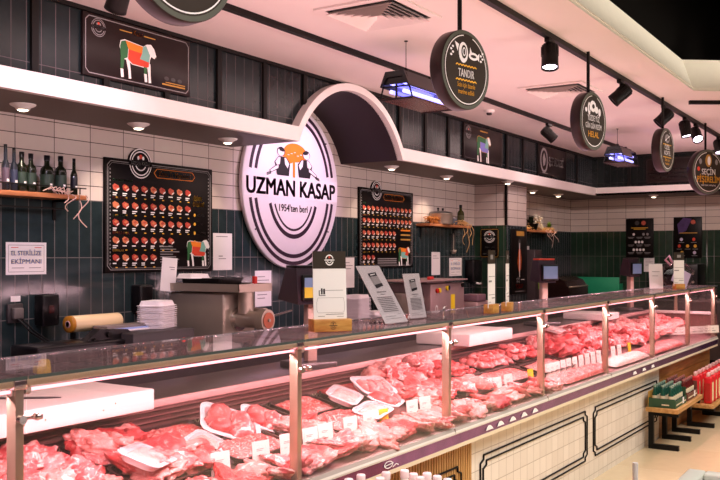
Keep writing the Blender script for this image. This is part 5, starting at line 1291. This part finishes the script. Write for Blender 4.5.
scatter('meat_chunk',lambda i:(blob_mesh(i+140,.036,.028,.024,2,.35,2.4),(MEAT_RED,MEAT_FAT)[i%2]),6,grid(3.8,4.24,.46,.64,9,4,.03,.008,18,2,.028),'pink chunk heaped in the long tray under the second cutting board','diced meat','pink chunks in the long tray',(1.0,1.35),18)
meat_tray(4.56,TC,.46,.24,'black tray of bright red chunks just before the fourth glass post')
scatter('meat_chunk',lambda i:(blob_mesh(i+140,.036,.028,.024,2,.35,2.4),(MEAT_RED,MEAT_FAT)[i%2]),6,grid(4.36,4.78,.48,.66,8,4,.03,.008,19,2,.03),'bright red chunk heaped just before the fourth glass post','diced meat','red chunks before the fourth post',(1.0,1.35),19)
meat_tray(5.5,.5,1.3,.34,'long black tray under the big heap of round red roasts')
scatter('meat_roast',b_roast,6,grid(4.95,6.1,.30,.64,9,4,.03,.02,20,2,.05,.2),'round red roast in the big heap between the fourth and sixth glass posts','meat','round red roasts in the big heap',(.8,1.0),20)
scatter('meat_cut',b_pale,5,grid(6.2,7.4,.28,.64,8,4,.02,.02,21,2,.035,.2),'pale pink cut in the long heap past the sixth glass post','meat','pale cuts in the far heap',(.8,1.0),21)
scatter('meat_cut',b_pale,5,grid(7.45,8.35,.28,.64,6,3,.02,.03,22,1),'pale cut lying low at the far end of the case','meat','pale cuts at the far end',(.95,1.15),22)
meat_tray(.38,TB,.56,.22,'black tray of big pale cuts in the middle row beside the first glass post')
scatter('meat_cut',b_pale,5,grid(.1,.64,.24,.42,5,2,.01,.02,23,2,.03),'big pale cut in the middle row beside the first glass post','meat','pale cuts by the first post',(.75,.95),23)
meat_tray(.93,TB,.46,.22,'black tray of flat red steaks behind the first price tags')
scatter('steak',b_steak,6,grid(.74,1.13,.24,.42,4,2,.025,.015,24,2,.022),'flat red steak in the tray behind the first price tag','steak','steaks behind the first tag',(.95,1.2),24)
meat_tray(1.36,TB,.36,.21,'black tray of coarse mince in the middle row under the open foam packs')
mince_heap(1.36,TB,.34,.19,.04,'heap of coarse mince in the middle row under the open foam packs',5)
meat_tray(1.70,TB-.02,.26,.2,'black tray of pale sliced meat in the middle row')
scatter('steak',b_steak,6,grid(1.59,1.81,.23,.4,2,2,.025,.01,25,2,.02),'pale slice in the middle row tray behind the fourth white tag','steak','slices behind the fourth tag',(.8,1.0),25)
meat_tray(2.02,TB,.36,.21,'black tray of bright mince in the middle row before the yellow tag')
mince_heap(2.02,TB,.35,.2,.055,'rounded heap of bright mince in the middle row before the yellow tag',6)
meat_tray(2.80,TB-.03,.34,.2,'black tray of rolled pink meat in the middle row')
scatter('steak',b_steak,6,grid(2.64,2.96,.22,.4,3,2,.03,.012,26,2,.022),'pink slice lying in the middle row just past the foam packs','steak','pink slices past the foam packs',(.9,1.1),26)
meat_tray(3.25,TB-.02,.44,.21,'black tray of rolled pink joints around the third glass post')
scatter('meat_roll',lambda i:(blob_mesh(i+160,.13,.042,.045,3,.2,1.8),(MEAT_PALE,MEAT_FAT)[i%2]),4,[(3.10+.09*(i%4),.26+.09*(i//4),D(.3)+.03) for i in range(8)],'rolled pink joint in the middle row by the third glass post','meat','rolled joints by the third post',(.8,.95),27,True)
meat_tray(3.82,TB,.62,.22,'long black tray of fine red mince in the middle row')
mince_heap(3.82,TB,.6,.2,.04,'long heap of red mince in the middle row after the rolled joints',7)
meat_tray(4.5,TB-.02,.6,.21,'black tray of red mince behind the second yellow tag')
mince_heap(4.5,TB-.02,.58,.19,.045,'heap of red mince behind the dense row of white tags',8)
for k_, s in enumerate((.15,.47,.79,1.11,1.43,1.75,2.07,2.39)):
    scatter('steak',b_steak,6,grid(s-.15,s+.15,.045,.175,3,2,.012,.015,30+k_,1),'marbled slice lying along the front edge of the case, before the second glass post' if s < 1.3 else 'marbled slice lying along the front edge of the case, between the second and third posts','steak','front row slices near' if s < 1.3 else 'front row slices between the second and third posts',(.85,1.05),30+k_)
for k_, s in enumerate((2.8,3.3,3.8)):
    scatter('steak',b_steak,6,grid(s-.24,s+.24,.045,.17,4,2,.012,.015,50+k_,1),'marbled slice lying along the front edge of the case, between the third and fourth posts','steak','front row slices between the third and fourth posts',(.9,1.1),50+k_)
mince_heap(4.62,.11,.95,.15,.035,'long bright heap of fine meat at the front edge past the fourth glass post',9)
mince_heap(5.65,.11,.95,.15,.035,'long pale heap of fine meat at the front edge past the fifth glass post',10,mat_pale_m)
mince_heap(6.75,.12,1.1,.17,.035,'long heap of fine meat at the front edge past the sixth glass post',11)
# foam packs
meat_pack(.79,.31,.875,(R(20),R(4),R(26)),'foam pack of pale mince tilted over the pale cuts, nearest of the packs','mince',1,1.1)
meat_pack(1.17,.40,.84,(R(24),R(-4),R(20)),'foam pack of pale mince leaning between the two back mince heaps','mince',2,1.0)
meat_pack(1.40,.48,.872,(R(30),R(20),R(-34)),'large foam pack of red meat tipped up steeply at the back','chunks',3,1.3)
meat_pack(1.60,.46,.862,(R(26),R(20),R(-34)),'foam pack of red meat half hidden behind the steeply tipped one','chunks',4,1.05)
meat_pack(2.22,.46,.885,(R(20),R(-4),R(22)),'foam pack of smooth pink meat beside the back mince after the second glass post','mince',5,1.1)
meat_pack(2.48,.46,.90,(R(26),R(4),R(-14)),'foam pack with pink slices standing in a row','slices',6,1.15)
meat_pack(2.40,.33,.85,(R(16),R(0),R(20)),'foam pack of red meat behind the first yellow tag','chunks',7,1.1)
meat_pack(2.19,.27,.835,(R(12),R(-6),R(8)),'flat foam pack of pale meat just behind the first yellow tag','mince',8,1.0)
meat_pack(2.88,.44,.87,(R(24),R(6),R(-16)),'foam pack of red meat in front of the pale heap before the third glass post','chunks',9,1.2)
meat_pack(5.12,.50,1.01,(R(14),0,R(10)),'white foam pack lying on the near end of the big roast heap','mince',10,1.0)

# ================================================================== in front of the counter
def low_table(x0, x1, y0, y1, h, legs, label):
    t = thing('display_table', label, 'table', (0,0,0), (0,0,0), 'low wooden display tables')
    MB().box((x0,y0,h-.035),(x1,y1,h), TABLEW, .003).build('table_top', None, t)
    for x in legs:
        q = MB(); w = .02
        q.box((x-w,y1-.05,.04),(x+w,y1-.01,h-.035), BLACK); q.box((x-w,y0+.01,0),(x+w,y1-.01,.04), BLACK); q.box((x-w,y0+.01,h-.07),(x+w,y1-.05,h-.035), BLACK)
        q.build('leg', None, t)
low_table(7.38, 8.34, 1.655, 1.915, .345, (7.45, 7.9, 8.26), 'low wooden table on black frames holding the green trays of small bottles')
low_table(8.52, 10.1, 1.60, 1.86, .225, (8.62, 9.3, 10.0), 'lower wooden table on black frames holding the red packages')
low_table(2.3, 3.9, 1.5, 1.86, .45, (2.4, 3.8), 'low wooden table at the bottom of the picture, under the white capped bottles')
# cardboard trays of small bottles
def carton(x, y, label, bm_, n, m, what, grp, card):
    t = thing('bottle_carton', label, 'carton', (x, y, .3455))
    w, d = .4, .22
    for nm, lo, hi in (('base',(-w/2,-d/2,0),(w/2,d/2,.004)),('front_side',(-w/2,-d/2,.004),(w/2,-d/2+.005,.06)),('back_side',(-w/2,d/2-.005,.004),(w/2,d/2,.125)),('end_side',(-w/2,-d/2+.005,.004),(-w/2+.005,d/2-.005,.075)),('end_side',(w/2-.005,-d/2+.005,.004),(w/2,d/2-.005,.13))):
        MB().box(lo, hi, card if nm != 'back_side' else CARD).build(nm, None, t)
    q = MB(); q.box((-w/2+.03,-d/2-.001,.02),(w/2-.03,-d/2,.03), LEDGE); q.box((.05,-d/2-.0015,.01),(.1,-d/2-.0005,.06), PAPER); q.box((-w/2-.001,-d/2+.05,.02),(-w/2,.0,.03), LEDGE); q.build('carton_print', None, t)
    src = None
    for i in range(6):
        for j in range(3):
            lx, ly = x-w/2+.04+i*.064, y-d/2+.045+j*.065
            if src is None:
                src = thing('small_bottle', '', 'bottle'); h = .17
                MB().lathe([(0,0),(.019,0),(.021,.006),(.021,.10),(.0105,.135),(.0095,.165),(0,.166)], 14, m).build('glass_body', None, src)
                MB().lathe([(.0105,.16),(.0115,.162),(.0115,.175),(0,.177)], 12, mat('cap_sage','#7f9682',.35) if m is BOTTLE_G else mat('cap_rose','#9a5a50',.35)).build('cap', None, src)
                MB().lathe([(.0214,.05),(.0214,.09)], 14, LEDGE).build('bottle_label', None, src)
                o = src
            else: o = copy_tree(src, (0,0,0), (0,0,0), '')
            o.location = (lx, ly, .35); o['label'] = what; o['group'] = grp
BOTTLE_G = mat('emerald_glass', '#1f4a3c', .12, noise_amt=.1); BOTTLE_R = mat('ruby_glass', '#5a1d1c', .12, noise_amt=.1)
carton(7.62, 1.795, 'green cardboard tray packed with small emerald bottles on the low table', None, 21, BOTTLE_G, 'small emerald bottle packed in the green cardboard tray', 'emerald bottles in the green tray', GREENC)
carton(8.06, 1.795, 'second cardboard tray packed with small dark red bottles on the low table', None, 21, BOTTLE_R, 'small dark red bottle packed in the second cardboard tray', 'dark red bottles in the second tray', mat('card_maroon','#6b4034',.6))
# red packages
src = None; kk = 0
REDF = mat('red_foil', '#d3262c', .3, noise_amt=.08); GOLDW = mat('pack_cream', '#ead9a8', .4)
for rr_, (y, nx, zz) in enumerate(((1.66, 8, 0), (1.775, 8, 0))):
    for i in range(nx):
        x = 8.62 + i*.165
        if src is None:
            src = thing('red_package', '', 'package'); b = bmesh.new()
            q = MB(); q.box((-.05,-.036,0),(.05,.036,.25), REDF, .016); q.build('bag_body', None, src)
            q = MB(); q.box((-.046,-.012,.25),(.046,.012,.285), mat('bag_top','#f0c4c0',.3), .004); q.build('bag_seal', None, src)
            q = MB(); q.box((-.036,-.0372,.03),(.036,-.0362,.2), GOLDW); q.box((-.0512,-.022,.03),(-.0502,.022,.19), mat('pack_window','#b5302a',.3)); q.build('pack_panel', None, src)
            o = src
        else: o = copy_tree(src, (0,0,0), (0,0,0), '')
        o.location = (x, y, .2254); o.rotation_euler = (0,0,.06*math.sin(i*2.3+rr_))
        o['label'] = 'red foil package with cream front panel in the %s row on the lower table' % ('aisle-side' if rr_ == 0 else 'counter-side'); o['group'] = 'red packages, %s row' % ('aisle-side' if rr_ == 0 else 'counter-side')
# white capped bottles at the bottom of the picture
src = None
for k_, (u, v) in enumerate([(2.882,1.89),(2.964,1.885),(2.964,1.796),(3.052,1.821),(3.121,1.774),(3.091,1.716),(3.058,1.668),(3.13,1.675),(3.108,1.618),(3.088,1.562)]):
    if src is None:
        src = thing('milk_bottle', '', 'bottle')
        MB().lathe([(0,0),(.022,0),(.0245,.008),(.0245,.18),(.021,.21),(.0165,.228),(.0155,.245),(0,.246)], 24, mat('milk_plastic','#efe6e4',.35)).build('bottle_body', None, src)
        MB().lathe([(.017,.243),(.018,.246),(.018,.27),(.016,.274),(0,.274)], 24, mat('milk_cap','#f3e3e4',.4)).build('cap', None, src)
        MB().lathe([(.0248,.05),(.0248,.13)], 24, mat('milk_label','#c9b7d0',.5)).build('bottle_label', None, src)
        o = src
    else: o = copy_tree(src, (0,0,0), (0,0,0), '')
    o.location = (u, v, .4504); o['label'] = 'white capped bottle in the cluster at the picture bottom, before the slatted base'; o['group'] = 'white capped bottles at the bottom edge'
# chest freezer corner
t = thing('chest_freezer', 'white chest freezer corner with a bright metal rim at the picture bottom', 'freezer', (0,0,0))
FX, FY, FZ = 3.235, .69, .85
MB().box((1.7,-.4,.08),(FX-.01,FY-.01,FZ-.05), WHITE, .01).build('freezer_body', None, t)
MB().box((1.75,-.35,0),(FX-.06,FY-.06,.08), BLACK).build('plinth', None, t)
q = MB()
for lo, hi in (((1.69,FY-.06,FZ-.05),(FX,FY,FZ)),((1.69,-.41,FZ-.05),(FX,-.35,FZ)),((FX-.06,-.35,FZ-.05),(FX,FY-.06,FZ)),((1.69,-.35,FZ-.05),(1.75,FY-.06,FZ))): q.box(lo, hi, mat('freezer_rim','#cfd0c4',.3,.3), .008)
q.build('metal_rim', None, t)
MB().box((1.75,-.35,FZ-.03),(FX-.06,FY-.06,FZ-.02), ACRYL).build('glass_lid', None, t)
t = thing('price_holder', 'clear acrylic ticket holder standing on the freezer edge', 'ticket holder', (2.42, .655, FZ+.0004))
q = MB(); q.cyl((0,0,0),(0,0,.012),.03,seg=18,m=ACRYL); q.build('holder_base', None, t)
q = MB(); q.cyl((0,0,.012),(0,0,.185),.0075,seg=14,m=mat('acrylic_rod','#cfc6bd',.1,0,noise_amt=.02)); q.build('holder_rod', None, t)

# sub-parts ride on the part that carries them
SUB = {'lens':'spotlight_head','bulb':'collar','lettering':('sign_face','sign_disc','board_panel'),'logo':'sign_disc','screw':'sign_disc','printed_menu':'board_panel','printed_diagram':'board_panel','printed_art':'board_panel',
       'print':'sheet','tag_print':'tag_card','card_header':'card','card_print':'card','burnt_logo':'wooden_block','customer_screen':'display_head','screen_bezel':'display_head','operator_screen':'display_head','top_strip':'display_head',
       'bottle_label':('glass_body','bottle_body'),'label_mark':'glass_body','window':'case','nozzle':'case','mincing_plate':'mincing_head','strip_print':'strip_card','pack_panel':'bag_body','carton_print':'front_side','stain':'board_block','plug':'socket_box','film_edge':'film_table'}
for o in list(scn.objects):
    if not o.parent or 'category' not in o.parent: continue
    w_ = SUB.get(o.name.split('.')[0])
    if not w_: continue
    w_ = (w_,) if isinstance(w_, str) else w_
    for c in o.parent.children:
        if c.name.split('.')[0] in w_ and c != o: o.parent = c; break
# ================================================================== light
def area(name, loc, rot, sx, sy, e, col, spread=180):
    L = bpy.data.lights.new(name, 'AREA'); L.shape = 'RECTANGLE'; L.size = sx; L.size_y = sy; L.energy = e; L.color = col; L.spread = R(spread)
    o = bpy.data.objects.new(name, L); COL.objects.link(o); o.location = loc; o.rotation_euler = rot; return o
def spot(name, loc, target, e, col, size, blend=.6, soft=.05):
    L = bpy.data.lights.new(name, 'SPOT'); L.energy = e; L.color = col; L.spot_size = R(size); L.spot_blend = blend; L.shadow_soft_size = soft
    o = bpy.data.objects.new(name, L); COL.objects.link(o); o.location = loc
    d = Vector(target) - Vector(loc); o.rotation_euler = d.to_track_quat('-Z', 'Y').to_euler(); return o
# store lighting over the customer aisle (warm) and added pink fill for the case glow on the ceiling
area('aisle_lamp', (5.5, -.6, 3.6), (0,0,0), 11, 2.2, 385, (1,.93,.87), 130)
area('case_bounce_fill', (3.4, 2.9, 2.05), (PI,0,0), 9, 1.4, 56, (1,.54,.60))
area('case_bounce_fill', (10.2, 2.6, 2.05), (PI,0,0), 5, 1.8, 24, (1,.50,.62))
area('service_fill', (6.0, 3.3, 3.0), (R(18),0,0), 10, .5, 42, (1,.72,.68))  # added pink fill for worktops and wall, no fitting behind it
spot('sign_spot', (6.38, 3.43, 2.92), (6.335, 4.8, 2.12), 95, (.97,.64,1), 62, .5)
spot('fascia_spot', (3.2, 3.35, 2.95), (3.45, 4.1, 2.55), 22, (1,.72,.92), 70, .9)
spot('tile_spot', (1.9, 2.9, 2.95), (3.6, 4.8, 1.4), 90, (.80,.70,1), 55, .8)
spot('board_spot', (7.4, 2.9, 2.9), (9.0, 4.6, 1.3), 75, (1,.72,.75), 60, .8)
spot('aisle_spot', (5.61, 2.08, 2.84), (5.3, 1.6, 0), 60, (1,.9,.86), 60, .6)
spot('aisle_spot', (9.6, 2.08, 2.84), (9.4, 1.4, 0), 50, (.95,.85,1), 60, .6)
spot('far_wall_fill', (10.6, 2.1, 2.95), (13.6, 3.6, 1.9), 120, (1,.78,.74), 70, .8)  # added fill to brighten the far wall tiles
spot('far_wall_fill', (9.0, 2.6, 2.95), (12.3, 4.8, 1.9), 110, (1,.76,.76), 60, .8)  # added fill, aimed at the wall beyond the pillar
area('opening_edge_fill', (5.5, .3, 3.17), (R(101),0,0), 9, .2, 22, (1,.93,.84), 40)  # added fill that brightens the cream edge of the ceiling opening
area('sign_fill', (5.5, .2, 2.3), (R(96),0,0), 9, .2, 20, (1,.86,.86), 50)  # added fill to lift the lettering on the hanging signs
spot('placard_fill', (2.6, .7, 3.0), (3.6, 2.1, 1.4), 80, (1,.93,.86), 55, .8)  # added fill to brighten leaflets and placards on the top glass
w = bpy.data.worlds.new('World'); scn.world = w; w.use_nodes = True
w.node_tree.nodes['Background'].inputs[0].default_value = (.62,.43,.47,1); w.node_tree.nodes['Background'].inputs[1].default_value = .15

# ================================================================== camera
cam = bpy.data.cameras.new('Camera'); co = bpy.data.objects.new('Camera', cam); COL.objects.link(co)
A = math.atan(561/880)
co.location = (0, 0, 1.6); co.rotation_euler = (PI/2, 0, A - PI/2)
cam.lens = 880/720*36; cam.sensor_width = 36; cam.shift_y = 15/720; cam.clip_start = .05
scn.camera = co
scn.view_settings.view_transform = 'Standard'; scn.view_settings.look = 'None'; scn.view_settings.exposure = 0
scn.cycles.use_denoising = True
scn.cycles.transparent_max_bounces = 16; scn.cycles.max_bounces = 8; scn.cycles.sample_clamp_indirect = 4; scn.cycles.caustics_reflective = False; scn.cycles.caustics_refractive = False
